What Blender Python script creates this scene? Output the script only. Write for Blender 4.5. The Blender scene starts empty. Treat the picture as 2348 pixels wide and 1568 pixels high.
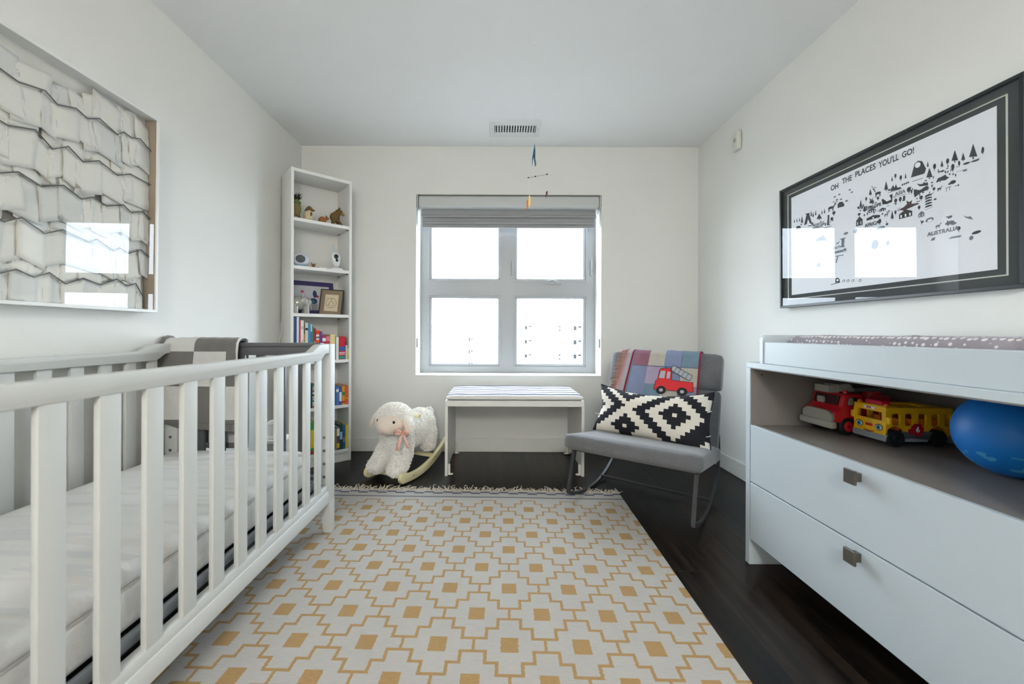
import bpy, bmesh, math, random
from mathutils import Vector, Matrix, noise as mnoise
random.seed(7)
SC = bpy.context.scene
COL = SC.collection
PI = math.pi
R = math.radians

# ---------------------------------------------------------------- camera
cam_d = bpy.data.cameras.new('camera')
cam = bpy.data.objects.new('camera', cam_d)
COL.objects.link(cam)
cam.location = (0, 0, 0.926)
cam.rotation_mode = 'XYZ'
cam.rotation_euler = Matrix.Rotation(R(90), 4, 'X').to_euler()
cam.rotation_euler = (Matrix.Rotation(R(90), 4, 'X') @ Matrix.Rotation(R(0.23), 4, 'Z')).to_euler()
cam_d.sensor_width = 36.0
cam_d.lens = 920.0 / 2348.0 * 36.0
cam_d.shift_x = 36.0 / 2348.0
cam_d.shift_y = -21.0 / 2348.0
cam_d.clip_start = 0.02
cam_d.dof.use_dof = True
cam_d.dof.focus_distance = 2.6
cam_d.dof.aperture_fstop = 3.5
SC.camera = cam

# ---------------------------------------------------------------- sky, daylight, exposure
W = bpy.data.worlds.new('overcast_sky')
SC.world = W
W.use_nodes = True
bg = W.node_tree.nodes['Background']
bg.inputs[1].default_value = 13.0
_tc = W.node_tree.nodes.new('ShaderNodeTexCoord'); _sp = W.node_tree.nodes.new('ShaderNodeSeparateXYZ')
_mr = W.node_tree.nodes.new('ShaderNodeMapRange'); _mx = W.node_tree.nodes.new('ShaderNodeMix'); _mx.data_type = 'RGBA'
W.node_tree.links.new(_tc.outputs['Generated'], _sp.inputs[0]); W.node_tree.links.new(_sp.outputs[2], _mr.inputs[0])
_mr.inputs[1].default_value = -0.16; _mr.inputs[2].default_value = -0.04
W.node_tree.links.new(_mr.outputs[0], _mx.inputs[0])
_mx.inputs[6].default_value = (0.20, 0.21, 0.22, 1)     # streets and roofs below the horizon
_mx.inputs[7].default_value = (0.80, 0.91, 1.0, 1)      # overcast sky
W.node_tree.links.new(_mx.outputs[2], bg.inputs[0])
SC.view_settings.view_transform = 'Standard'
SC.view_settings.look = 'None'
SC.view_settings.gamma = 1.0
SC.view_settings.exposure = 0.42
SC.view_settings.use_curve_mapping = False
pl = bpy.data.lights.new('window_portal', 'AREA')
pl.shape = 'RECTANGLE'; pl.size = 1.42; pl.size_y = 1.40
pl.cycles.is_portal = True
po = bpy.data.objects.new('window_portal', pl); COL.objects.link(po)
po.location = (0.093, 3.37, 1.30); po.rotation_euler = (R(-90), 0, 0)

# ---------------------------------------------------------------- node helpers
def lin(h):
    if isinstance(h, str):
        h = h.lstrip('#'); h = tuple(int(h[i:i+2], 16) / 255 for i in (0, 2, 4))
    return tuple((c / 12.92 if c <= 0.04045 else ((c + 0.055) / 1.055) ** 2.4) for c in h)
def rgba(h): return lin(h) + (1,)

class NT:
    def __init__(self, mat):
        self.nt = mat.node_tree
    def new(self, t, **kw):
        n = self.nt.nodes.new(t)
        for k, v in kw.items(): setattr(n, k, v)
        return n
    def link(self, a, b): self.nt.links.new(a, b)
    def math(self, op, *a):
        n = self.new('ShaderNodeMath', operation=op)
        for i, x in enumerate(a):
            if isinstance(x, E_): self.link(x.s, n.inputs[i])
            else: n.inputs[i].default_value = x
        return E_(self, n.outputs[0])
    def mix(self, f, a, b):
        n = self.new('ShaderNodeMix', data_type='RGBA')
        for sock, v in ((n.inputs[0], f), (n.inputs[6], a), (n.inputs[7], b)):
            if isinstance(v, E_): self.link(v.s, sock)
            elif isinstance(v, (str, tuple)): sock.default_value = rgba(v) if isinstance(v, str) else v
            else: sock.default_value = v
        return E_(self, n.outputs[2])
    def coords(self, kind='Object'):
        tc = self.new('ShaderNodeTexCoord'); sp = self.new('ShaderNodeSeparateXYZ')
        self.link(tc.outputs[kind], sp.inputs[0])
        return tc.outputs[kind], [E_(self, sp.outputs[i]) for i in range(3)]
    def vec(self, x, y, z=0.0):
        n = self.new('ShaderNodeCombineXYZ')
        for i, v in enumerate((x, y, z)):
            if isinstance(v, E_): self.link(v.s, n.inputs[i])
            else: n.inputs[i].default_value = v
        return n.outputs[0]
    def noise(self, vec, scale, detail=2.0, rough=0.5, out=0):
        n = self.new('ShaderNodeTexNoise'); self.link(vec, n.inputs['Vector'])
        n.inputs['Scale'].default_value = scale; n.inputs['Detail'].default_value = detail
        n.inputs['Roughness'].default_value = rough
        return E_(self, n.outputs[out])
class E_:
    def __init__(self, n, s): self.n = n; self.s = s
    def __add__(s, o): return s.n.math('ADD', s, o)
    def __radd__(s, o): return s.n.math('ADD', o, s)
    def __sub__(s, o): return s.n.math('SUBTRACT', s, o)
    def __rsub__(s, o): return s.n.math('SUBTRACT', o, s)
    def __mul__(s, o): return s.n.math('MULTIPLY', s, o)
    def __rmul__(s, o): return s.n.math('MULTIPLY', o, s)
    def __truediv__(s, o): return s.n.math('DIVIDE', s, o)
    def lt(s, o): return s.n.math('LESS_THAN', s, o)
    def gt(s, o): return s.n.math('GREATER_THAN', s, o)
    def abs(s): return s.n.math('ABSOLUTE', s)
    def floor(s): return s.n.math('FLOOR', s)
    def fmod(s, o): return s.n.math('FLOORED_MODULO', s, o)
    def mx(s, o): return s.n.math('MAXIMUM', s, o)
    def mn(s, o): return s.n.math('MINIMUM', s, o)

def new_mat(name, rough=0.5, metal=0.0):
    m = bpy.data.materials.new(name); m.use_nodes = True
    p = m.node_tree.nodes['Principled BSDF']
    p.inputs['Roughness'].default_value = rough; p.inputs['Metallic'].default_value = metal
    return m, NT(m), p
def set_bump(n, p, h, strength, dist=0.002):
    b = n.new('ShaderNodeBump'); b.inputs['Strength'].default_value = strength; b.inputs['Distance'].default_value = dist
    n.link(h.s, b.inputs['Height']); n.link(b.outputs[0], p.inputs['Normal'])
_mats = {}
def M(name, col, rough=0.5, metal=0.0, bump=0.06, bscale=60, var=0.06, vscale=8, coat=0.0, sheen=0.0, sss=0.0, dist=0.002):
    """a plain coloured procedural material: slight colour variation and fine bump from noise"""
    if name in _mats: return _mats[name]
    m, n, p = new_mat(name, rough, metal)
    v, _ = n.coords('Object')
    c = lin(col); lo = tuple(x * (1 - var) for x in c) + (1,); hi = tuple(min(1, x * (1 + var * 0.6)) for x in c) + (1,)
    k = n.noise(v, vscale, 3.0)
    n.link(n.mix(k, lo, hi).s, p.inputs['Base Color'])
    if bump: set_bump(n, p, n.noise(v, bscale, 2.0), bump, dist)
    if coat: p.inputs['Coat Weight'].default_value = coat
    if sheen: p.inputs['Sheen Weight'].default_value = sheen; p.inputs['Sheen Roughness'].default_value = 0.5
    _mats[name] = m
    return m

# ---------------------------------------------------------------- mesh helpers
def BM(): return bmesh.new()
def box(bm, x0, x1, y0, y1, z0, z1, bev=0.0, seg=2, mat=None, mi=0):
    r = bmesh.ops.create_cube(bm, size=1.0)
    vs = r['verts']
    T = Matrix.Translation(((x0+x1)/2, (y0+y1)/2, (z0+z1)/2)) @ Matrix.Diagonal((abs(x1-x0), abs(y1-y0), abs(z1-z0), 1))
    bmesh.ops.transform(bm, matrix=T, verts=vs)
    fs = set(f for v in vs for f in v.link_faces)
    if bev > 0:
        es = set(e for v in vs for e in v.link_edges)
        rr = bmesh.ops.bevel(bm, geom=list(es), offset=bev, segments=seg, profile=0.5, affect='EDGES')
        vs = list(set(rr['verts']) | set(v for f in fs if f.is_valid for v in f.verts))
        fs = set(f for v in vs for f in v.link_faces)
    if mat is not None:
        bmesh.ops.transform(bm, matrix=mat, verts=[v for v in vs if v.is_valid])
    if mi:
        for f in fs:
            if f.is_valid: f.material_index = mi
    return bm
def ell(bm, c, r, rot=None, sub=3):
    rr = bmesh.ops.create_icosphere(bm, subdivisions=sub, radius=1.0)
    T = Matrix.Translation(c) @ (rot.to_4x4() if rot is not None else Matrix.Identity(4)) @ Matrix.Diagonal((r[0], r[1], r[2], 1) if hasattr(r, '__len__') else (r, r, r, 1))
    bmesh.ops.transform(bm, matrix=T, verts=rr['verts'])
    return bm
def cyl(bm, p0, p1, r0, r1=None, seg=16, cap=True):
    p0 = Vector(p0); p1 = Vector(p1); r1 = r0 if r1 is None else r1
    d = p1 - p0
    rr = bmesh.ops.create_cone(bm, cap_ends=cap, segments=seg, radius1=r0, radius2=r1, depth=d.length)
    q = Vector((0, 0, 1)).rotation_difference(d.normalized()).to_matrix().to_4x4()
    bmesh.ops.transform(bm, matrix=Matrix.Translation((p0+p1)/2) @ q, verts=rr['verts'])
    return bm
def limb(bm, p0, p1, r0, r1, sub=2):
    cyl(bm, p0, p1, r0, r1, 14); ell(bm, p0, r0, sub=sub); ell(bm, p1, r1, sub=sub)
def tube(bm, pts, r, seg=8, sx=1.0, closed=False, up=None):
    """sweep a round (or sx-flattened) section along a polyline"""
    pts = [Vector(p) for p in pts]; n = len(pts); rings = []
    ref = Vector(up) if up else Vector((0, 0, 1))
    for i, p in enumerate(pts):
        if closed: t = pts[(i+1) % n] - pts[i-1]
        else: t = pts[min(i+1, n-1)] - pts[max(i-1, 0)]
        t.normalize()
        a = ref.cross(t)
        if a.length < 1e-3: a = (Vector((0, 1, 0)) if abs(t.x) > 0.9 else Vector((1, 0, 0))).cross(t)
        a.normalize(); b = t.cross(a)
        rad = r[i] if hasattr(r, '__len__') else r
        rings.append([bm.verts.new(p + a*math.cos(2*PI*k/seg+PI/seg)*rad*sx + b*math.sin(2*PI*k/seg+PI/seg)*rad) for k in range(seg)])
    m = n if closed else n-1
    for i in range(m):
        A = rings[i]; B = rings[(i+1) % n]
        for k in range(seg): bm.faces.new((A[k], A[(k+1) % seg], B[(k+1) % seg], B[k]))
    if not closed:
        bm.faces.new(list(reversed(rings[0]))); bm.faces.new(rings[-1])
    return bm
def lathe(bm, prof, seg=24, mat=None, mi=0):
    rings = []
    for (r, z) in prof:
        rings.append([bm.verts.new((max(r, 1e-5)*math.cos(2*PI*k/seg), max(r, 1e-5)*math.sin(2*PI*k/seg), z)) for k in range(seg)])
    fs = []
    for a, b in zip(rings, rings[1:]):
        for k in range(seg): fs.append(bm.faces.new((a[k], a[(k+1) % seg], b[(k+1) % seg], b[k])))
    fs.append(bm.faces.new(list(reversed(rings[0])))); fs.append(bm.faces.new(rings[-1]))
    for f in fs: f.material_index = mi
    if mat is not None: bmesh.ops.transform(bm, matrix=mat, verts=[v for r_ in rings for v in r_])
    return bm
def prism(bm, poly, d0, d1, axis='x', mi=0):
    """extrude a 2-D outline; axis x: outline is (y,z); y: (x,z); z: (x,y)"""
    def P(a, b, d): return {'x': (d, a, b), 'y': (a, d, b), 'z': (a, b, d)}[axis]
    A = [bm.verts.new(P(a, b, d0)) for a, b in poly]; B = [bm.verts.new(P(a, b, d1)) for a, b in poly]
    n = len(poly)
    f1 = bm.faces.new(A); f2 = bm.faces.new(list(reversed(B)))
    fs = [f1, f2]
    for i in range(n): fs.append(bm.faces.new((A[i], B[i], B[(i+1) % n], A[(i+1) % n])))
    bmesh.ops.recalc_face_normals(bm, faces=fs)
    for f in fs: f.material_index = mi
    return bm
def ring_frame(bm, x0, x1, z0, z1, w, y0, y1, bev=0.0):
    """picture-frame ring in the XZ plane, thickness y0..y1, border w"""
    out = [(x0, z0), (x1, z0), (x1, z1), (x0, z1)]; inn = [(x0+w, z0+w), (x1-w, z0+w), (x1-w, z1-w), (x0+w, z1-w)]
    vs = {}
    for nm, q in (('o', out), ('i', inn)):
        for y in (y0, y1): vs[nm, y] = [bm.verts.new((a, y, b)) for a, b in q]
    fs = []
    for i in range(4):
        j = (i+1) % 4
        for y in (y0, y1): fs.append(bm.faces.new((vs['o', y][i], vs['o', y][j], vs['i', y][j], vs['i', y][i])))
        for nm in 'oi': fs.append(bm.faces.new((vs[nm, y0][i], vs[nm, y0][j], vs[nm, y1][j], vs[nm, y1][i])))
    bmesh.ops.recalc_face_normals(bm, faces=fs)
    return bm
def obj(name, bm, mat, parent=None, smooth=None, loc=None):
    me = bpy.data.meshes.new(name)
    isB = isinstance(bm, bmesh.types.BMesh)
    if isB:
        bm.normal_update(); bm.to_mesh(me); bm.free()
    else: me = bm; me.name = name
    mats = mat if isinstance(mat, (list, tuple)) else [mat]
    if not isB: me.materials.clear()
    for m in mats: me.materials.append(m)
    if smooth is not None:
        me.polygons.foreach_set('use_smooth', [True]*len(me.polygons))
        if smooth < 179: me.set_sharp_from_angle(angle=R(smooth))
    o = bpy.data.objects.new(name, me); COL.objects.link(o)
    if parent is not None: o.parent = parent
    if loc is not None: o.location = loc
    return o
def tag(o, label, cat, group=None, kind=None):
    o['label'] = label; o['category'] = cat
    if group: o['group'] = group
    if kind: o['kind'] = kind
    return o
def thing(name, label, cat, loc=(0, 0, 0), rz=0.0, group=None, rot=None):
    o = bpy.data.objects.new(name, None); COL.objects.link(o)
    o.empty_display_size = 0.1
    o.location = loc; o.rotation_euler = rot if rot else (0, 0, rz)
    return tag(o, label, cat, group)
def struct(name, bm, mat, parent=None, smooth=None):
    o = obj(name, bm, mat, parent, smooth)
    if parent is None: o['kind'] = 'structure'
    return o
def blob_mesh(bm, voxel, smooth_it=4):
    """fuse overlapping shapes into one continuous skin"""
    me = bpy.data.meshes.new('tmp'); bm.to_mesh(me); bm.free()
    o = bpy.data.objects.new('tmp', me); COL.objects.link(o)
    r = o.modifiers.new('r', 'REMESH'); r.mode = 'VOXEL'; r.voxel_size = voxel
    s = o.modifiers.new('s', 'SMOOTH'); s.iterations = smooth_it; s.factor = 0.6
    dg = bpy.context.evaluated_depsgraph_get()
    out = bpy.data.meshes.new_from_object(o.evaluated_get(dg))
    bpy.data.objects.remove(o); bpy.data.meshes.remove(me)
    return out
def text_mesh(s, size, ext=0.0004, M4=None, align='CENTER', bold=0.0, xs=1.0):
    c = bpy.data.curves.new('t', 'FONT'); c.body = s; c.size = size; c.extrude = ext; c.offset = bold
    c.align_x = align; c.align_y = 'CENTER'; c.resolution_u = 3
    o = bpy.data.objects.new('t', c); COL.objects.link(o)
    dg = bpy.context.evaluated_depsgraph_get()
    me = bpy.data.meshes.new_from_object(o.evaluated_get(dg))
    bpy.data.objects.remove(o); bpy.data.curves.remove(c)
    me.transform(Matrix.Diagonal((xs, 1, 1, 1)))
    if M4 is not None: me.transform(M4)
    return me
def basis(xa, ya, o):
    """matrix whose x axis is xa, y axis ya, at o"""
    xa = Vector(xa).normalized(); ya = Vector(ya).normalized(); za = xa.cross(ya)
    m = Matrix((xa, ya, za)).transposed().to_4x4(); m.translation = Vector(o)
    return m
def tufts(me, n, length, rad, seed=1, keep=None, droop=0.35, curl=0.5):
    """short curved locks of fleece rooted on a mesh surface"""
    rnd = random.Random(seed)
    me.calc_loop_triangles()
    tris = [t for t in me.loop_triangles]; acc = []; tot = 0
    for t in tris: tot += t.area; acc.append(tot)
    import bisect
    bm = BM()
    made = 0; tries = 0
    while made < n and tries < n*6:
        tries += 1
        t = tris[min(bisect.bisect(acc, rnd.random()*tot), len(tris)-1)]
        a, b, c = (me.vertices[i].co for i in t.vertices)
        u, v = rnd.random(), rnd.random()
        if u+v > 1: u, v = 1-u, 1-v
        p = a + (b-a)*u + (c-a)*v; nrm = t.normal
        if keep and not keep(p): continue
        made += 1
        tan = nrm.cross(Vector((rnd.uniform(-1, 1), rnd.uniform(-1, 1), rnd.uniform(-1, 1)))).normalized()
        L = length*rnd.uniform(0.7, 1.3)
        d1 = (nrm*0.9 + tan*curl*rnd.uniform(.3, 1)).normalized(); d2 = (d1 + Vector((0, 0, -droop)) - tan*curl*.8).normalized()
        q0 = p - nrm*0.002; q1 = q0 + d1*L*0.55; q2 = q1 + d2*L*0.5
        s1 = d1.cross(tan).normalized()
        rr = [[bm.verts.new(q + (tan*math.cos(2*PI*k/3) + s1*math.sin(2*PI*k/3))*w) for k in range(3)] for q, w in ((q0, rad), (q1, rad*0.85))]
        tip = bm.verts.new(q2)
        for k in range(3):
            bm.faces.new((rr[0][k], rr[0][(k+1) % 3], rr[1][(k+1) % 3], rr[1][k]))
            bm.faces.new((rr[1][k], rr[1][(k+1) % 3], tip))
    return bm
def merge_me(bm, me, mat=None, mi=None):
    n0 = len(bm.verts); f0 = len(bm.faces)
    bm.from_mesh(me); bm.verts.ensure_lookup_table(); bm.faces.ensure_lookup_table()
    if mat is not None: bmesh.ops.transform(bm, matrix=mat, verts=bm.verts[n0:])
    if mi is not None:
        for f in bm.faces[f0:]: f.material_index = mi
    return bm

# ---------------------------------------------------------------- materials
wall_m = M('wall_paint', '#e9e9e5', 0.75, bump=0.05, bscale=260, var=0.015)
ceil_m = M('ceiling_paint', '#f2f3f3', 0.85, bump=0.05, bscale=260, var=0.012)
trim_m = M('trim_paint', '#e6e6e2', 0.45, bump=0.02, var=0.01)
vinyl_m = M('window_vinyl', '#abaeb1', 0.35, bump=0.02, var=0.01)
white_lac = M('white_lacquer', '#ebebe8', 0.33, bump=0.02, var=0.01)
white_mel = M('white_melamine', '#ecece9', 0.38, bump=0.02, var=0.01)
gasket_m = M('dark_gasket', '#3a4456', 0.6)
glass_cache = {}
def glass_mat(name, ior=1.5, tint=(1, 1, 1, 1), f0=None):
    m = bpy.data.materials.new(name); m.use_nodes = True; nt = m.node_tree
    for x in list(nt.nodes): nt.nodes.remove(x)
    n = NT(m)
    out = n.new('ShaderNodeOutputMaterial'); mx = n.new('ShaderNodeMixShader'); ge = n.new('ShaderNodeNewGeometry')
    tr = n.new('ShaderNodeBsdfTransparent'); gl = n.new('ShaderNodeBsdfGlossy')
    dt = n.new('ShaderNodeVectorMath', operation='DOT_PRODUCT'); n.link(ge.outputs['Normal'], dt.inputs[0]); n.link(ge.outputs['Incoming'], dt.inputs[1])
    f0 = f0 or 2*((ior-1)/(ior+1))**2    # both faces of the pane
    fr = n.math('POWER', 1.0 - E_(n, dt.outputs['Value']).abs(), 5.0) * (1-f0) + f0
    gl.inputs['Roughness'].default_value = 0.0; tr.inputs[0].default_value = tint
    v, _ = n.coords('Object')
    n.link(n.mix(n.noise(v, 3.0), (0.97, 0.98, 1, 1), (1, 1, 1, 1)).s, gl.inputs[0])
    n.link(fr.s, mx.inputs[0]); n.link(tr.outputs[0], mx.inputs[1]); n.link(gl.outputs[0], mx.inputs[2])
    n.link(mx.outputs[0], out.inputs[0])
    return m
pane_m = glass_mat('window_glass', 1.5, (0.97, 0.99, 1, 1))
picglass_m = glass_mat('picture_glass', 1.52, f0=0.040)

def floor_mat():
    m, n, p = new_mat('dark_oak_planks', 0.34)
    v, (x, y, z) = n.coords('Object')
    w = 0.19
    xs = (x + 0.15) / w; ix = xs.floor(); fx = xs - ix
    wn = n.new('ShaderNodeTexWhiteNoise', noise_dimensions='1D'); n.link(ix.s, wn.inputs['W']); r1 = E_(n, wn.outputs[0])
    ys = y / 1.6 + r1 * 5.0; iy = ys.floor(); fy = ys - iy
    wn2 = n.new('ShaderNodeTexWhiteNoise', noise_dimensions='2D'); n.link(n.vec(ix, iy), wn2.inputs['Vector']); r2 = E_(n, wn2.outputs[0])
    seam = fx.lt(0.012).mx(fy.lt(0.0016))
    gv = n.vec(x * 26.0 + r2 * 50.0, y * 1.8 + r2 * 30.0)
    g1 = n.noise(gv, 1.0, 6.0, 0.62); 
    gv2 = n.vec(x * 5.0 + r2 * 11.0, y * 1.1)
    g2 = n.noise(gv2, 1.0, 3.0)
    ramp = n.new('ShaderNodeMapRange'); ramp.interpolation_type = 'SMOOTHSTEP'
    n.link((g1 * 0.6 + g2 * 0.5 + r2 * 0.22).s, ramp.inputs[0]); ramp.inputs[1].default_value = 0.62; ramp.inputs[2].default_value = 1.10
    base = n.mix(E_(n, ramp.outputs[0]), '#050505', '#43352a')
    dk = n.mix(seam, base, '#3a2f26')
    n.link(dk.s, p.inputs['Base Color'])
    rg = g1 * 0.22 + 0.24
    n.link(rg.s, p.inputs['Roughness'])
    p.inputs['Specular IOR Level'].default_value = 0.22
    set_bump(n, p, g1 * 0.4 - seam * 1.5, 0.25, 0.0015)
    return m

# ---------------------------------------------------------------- room shell
XL, XR, YB, YR, ZC = -1.524, 1.572, 3.13, -2.60, 2.379
T = 0.2
bm = BM(); box(bm, XL-T, XR+T, YR-T, YB, -0.1, 0); struct('floor', bm, floor_mat())
bm = BM(); box(bm, XL-T, XR+T, YR-T, YB+T, ZC, ZC+0.15); struct('ceiling', bm, ceil_m)
bm = BM(); box(bm, XL-T, XL, YR-T, YB, 0, ZC); struct('wall_left', bm, wall_m)
bm = BM(); box(bm, XR, XR+T, YR-T, YB, 0, ZC); struct('wall_right', bm, wall_m)
bm = BM(); box(bm, XL, XR, YR-T, YR, 0, ZC); struct('wall_front', bm, wall_m)
OX0, OX1, OZ0, OZ1 = -0.628, 0.817, 0.589, 2.004
WD = 0.24
bm = BM()
box(bm, XL-T, OX0, YB, YB+WD, 0, ZC); box(bm, OX1, XR+T, YB, YB+WD, 0, ZC)
box(bm, OX0, OX1, YB, YB+WD, 0, OZ0); box(bm, OX0, OX1, YB, YB+WD, OZ1, ZC)
struct('wall_back', bm, wall_m)
def base_prof(d0, d1):
    return d0, d1
bm = BM(); box(bm, XL, XR, YB-0.013, YB, 0, 0.105, 0.003, 1); struct('baseboard_back', bm, trim_m)
bm = BM(); box(bm, XR-0.013, XR, YR, YB-0.013, 0, 0.105, 0.003, 1); struct('baseboard_right', bm, trim_m)
bm = BM(); box(bm, XL, XL+0.013, YR, YB-0.013, 0, 0.105, 0.003, 1); struct('baseboard_left', bm, trim_m)

# window
FY = YB + 0.195            # room side face of the window frame
bm = BM()
PX = [(-0.546, 0.020), (0.166, 0.731)]; PZ = [(0.660, 1.219), (1.371, 1.925)]
g = 0.022   # sash border round each pane
def rect_ring(bm, x0, x1, z0, z1, X0, X1, Z0, Z1, y0, y1, bev=0.0):
    box(bm, X0, X1, y0, y1, Z0, z0, bev, 1); box(bm, X0, X1, y0, y1, z1, Z1, bev, 1)
    box(bm, X0, x0, y0, y1, z0, z1, bev, 1); box(bm, x1, X1, y0, y1, z0, z1, bev, 1)
wf = BM()
# outer frame and the cross of mullion and transom, leaving four openings
xa, xb, xc, xd = PX[0][0]-g, PX[0][1]+g, PX[1][0]-g, PX[1][1]+g
za, zb, zc, zd = PZ[0][0]-g, PZ[0][1]+g, PZ[1][0]-g, PZ[1][1]+g
box(wf, OX0, xa, FY, FY+0.045, OZ0, OZ1); box(wf, xd, OX1, FY, FY+0.045, OZ0, OZ1); box(wf, xb, xc, FY, FY+0.045, OZ0, OZ1)
for (p, q) in ((xa, xb), (xc, xd)):
    box(wf, p, q, FY, FY+0.045, OZ0, za); box(wf, p, q, FY, FY+0.045, zb, zc); box(wf, p, q, FY, FY+0.045, zd, OZ1)
win = struct('window_1', wf, vinyl_m)
for (x0, x1) in PX:
    for (z0, z1) in PZ:
        b = BM()
        rect_ring(b, x0+0.004, x1-0.004, z0+0.004, z1-0.004, x0-g, x1+g, z0-g, z1+g, FY+0.012, FY+0.04, 0.003)
        rect_ring(b, x0-g+0.008, x1+g-0.008, z0-g+0.008, z1+g-0.008, x0-g, x1+g, z0-g, z1+g, FY-0.004, FY+0.012)
        s = obj('sash', b, vinyl_m, win)
        b = BM(); rect_ring(b, x0+0.007, x1-0.007, z0+0.007, z1-0.007, x0, x1, z0, z1, FY+0.018, FY+0.03); obj('gasket', b, gasket_m, s)
        b = BM()
        vs = [b.verts.new(c) for c in ((x0, FY+0.025, z0), (x1, FY+0.025, z0), (x1, FY+0.025, z1), (x0, FY+0.025, z1))]; b.faces.new(vs)
        obj('pane', b, pane_m, s)
# crank handle under the upper right pane, locks on the mullion and right stile
b = BM(); prism(b, [(0.405, 1.328), (0.535, 1.328), (0.515, 1.365), (0.425, 1.365)], FY-0.020, FY, 'y')
tube(b, [(0.425, FY-0.024, 1.352), (0.46, FY-0.03, 1.362), (0.50, FY-0.028, 1.345)], 0.006)
obj('crank_handle', b, vinyl_m, win, 40)
for hx in (0.130, 0.785):
    b = BM(); box(b, hx-0.010, hx+0.010, FY-0.012, FY, 1.40, 1.51, 0.004); box(b, hx-0.006, hx+0.006, FY-0.026, FY-0.008, 1.44, 1.53, 0.004)
    obj('latch', b, vinyl_m, win, 40)
for sx, X in ((1, OX0), (-1, OX1)):
    b = BM(); box(b, min(X, X+sx*0.008), max(X, X+sx*0.008), YB+0.03, YB+0.055, 0.81, 0.88, 0.002)
    obj('side_bracket', b, M('bracket_grey', '#6c7278', 0.4, 0.4), win)
b = BM(); box(b, OX0, OX1, YB-0.004, FY, OZ0-0.002, OZ0+0.006, 0.002, 1); obj('window_sill', b, white_lac, win)

# roller blind pulled up at the window head
shade_m, n, p = new_mat('shade_fabric', 0.8)
v, (x, y, z) = n.coords('Object')
n.link(n.mix(n.noise(n.vec(x*4.0, z*600.0), 1.0, 1.0), '#989a9c', '#a9abad').s, p.inputs['Base Color'])
cass_m = M('blind_cassette', '#c5c7c6', 0.45, bump=0.02, var=0.015)
bl = thing('window_blind', 'pale grey roller blind drawn up at the top of the window', 'blind', (0, YB+0.02, 1.98))
def rb(b, x0, x1, y0, y1, z0, z1, r): box(b, x0, x1, y0, y1, z0, z1, r, 4)
b = BM(); rb(b, OX0+0.012, OX1-0.012, -0.02, 0.075, -0.073, 0.018, 0.02); obj('cassette', b, cass_m, bl, 40)
for x0, x1 in ((OX0+0.003, OX0+0.012), (OX1-0.012, OX1-0.003)):
    b = BM(); box(b, x0, x1, -0.023, 0.08, -0.077, 0.022, 0.004); obj('end_cap', b, cass_m, bl)
b = BM()
prof = [(0.05, -0.07), (0.05, -0.112), (0.044, -0.118), (0.036, -0.123), (0.036, -0.136), (0.042, -0.136), (0.056, -0.12), (0.056, -0.07)]
prism(b, prof, OX0+0.03, OX1-0.03, 'x'); obj('fabric', b, shade_m, bl)
b = BM()
prof = [(0.062, -0.07), (0.062, -0.165), (0.055, -0.17), (0.055, -0.186), (0.064, -0.186), (0.064, -0.198), (0.056, -0.200), (0.056, -0.214), (0.074, -0.214), (0.072, -0.07)]
prism(b, prof, OX0+0.035, OX1-0.035, 'x'); obj('fabric', b, shade_m, bl)
for xx in (OX0+0.022, OX1-0.024):
    b = BM(); cyl(b, (xx, 0.06, -0.075), (xx, 0.06, -0.19), 0.0022, seg=6); obj('bead_cord', b, trim_m, bl)
b = BM(); cyl(b, (OX1-0.015, 0.03, -0.075), (OX1-0.015, 0.03, -0.11), 0.004, seg=8); obj('cord_clip', b, trim_m, bl)

# pale tower block outside
conc = M('pale_render', '#dedcd6', 0.9, var=0.02, vscale=0.3, bump=0)
tw = thing('apartment_building', 'pale overexposed apartment block seen through the lower panes', 'building', (0, 46, -24))
b = BM(); box(b, 3.0, 22, 0, 14, 0, 28.2); box(b, 5.0, 9.0, 3, 9, 28, 29.5); obj('wall', b, conc, tw)
b = BM(); box(b, 7.4, 8.0, -0.6, 0, 0, 28.8); obj('stair_panel', b, conc, tw)
far_w = M('far_window_glass', '#14171b', 0.9, bump=0)
for k in range(5):
    zt = 25.75 - k*1.62
    for x0, x1, h in ((3.25, 3.55, 0.42), (3.7, 4.05, 0.16), (8.85, 9.20, 0.50), (9.38, 9.75, 0.22)):
        b = BM(); box(b, x0, x1, -0.05, 0.02, zt-h, zt); obj('window', b, far_w, tw)
    if k % 2 == 0:
        for dz in (0, 0.42):
            b = BM(); box(b, 7.05, 7.28, -0.65, -0.58, zt-dz-0.18, zt-dz); obj('window', b, far_w, tw)
tw2 = thing('office_building', 'fainter pale block with small windows seen through the lower left pane', 'building', (-9, 52, -24))
b = BM(); box(b, -8, 7.5, 0, 12, 0, 26.0); obj('wall', b, conc, tw2)
for k in range(4):
    zt = 24.3 - k*1.6
    for x0, x1, h in ((5.4, 5.62, 0.5), (5.75, 5.95, 0.3), (-2.0, -1.8, 0.3)):
        b = BM(); box(b, x0, x1, -0.05, 0.02, zt-h, zt); obj('window', b, M('far_window_pale', '#2b2f34', 0.9, bump=0), tw2)

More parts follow.
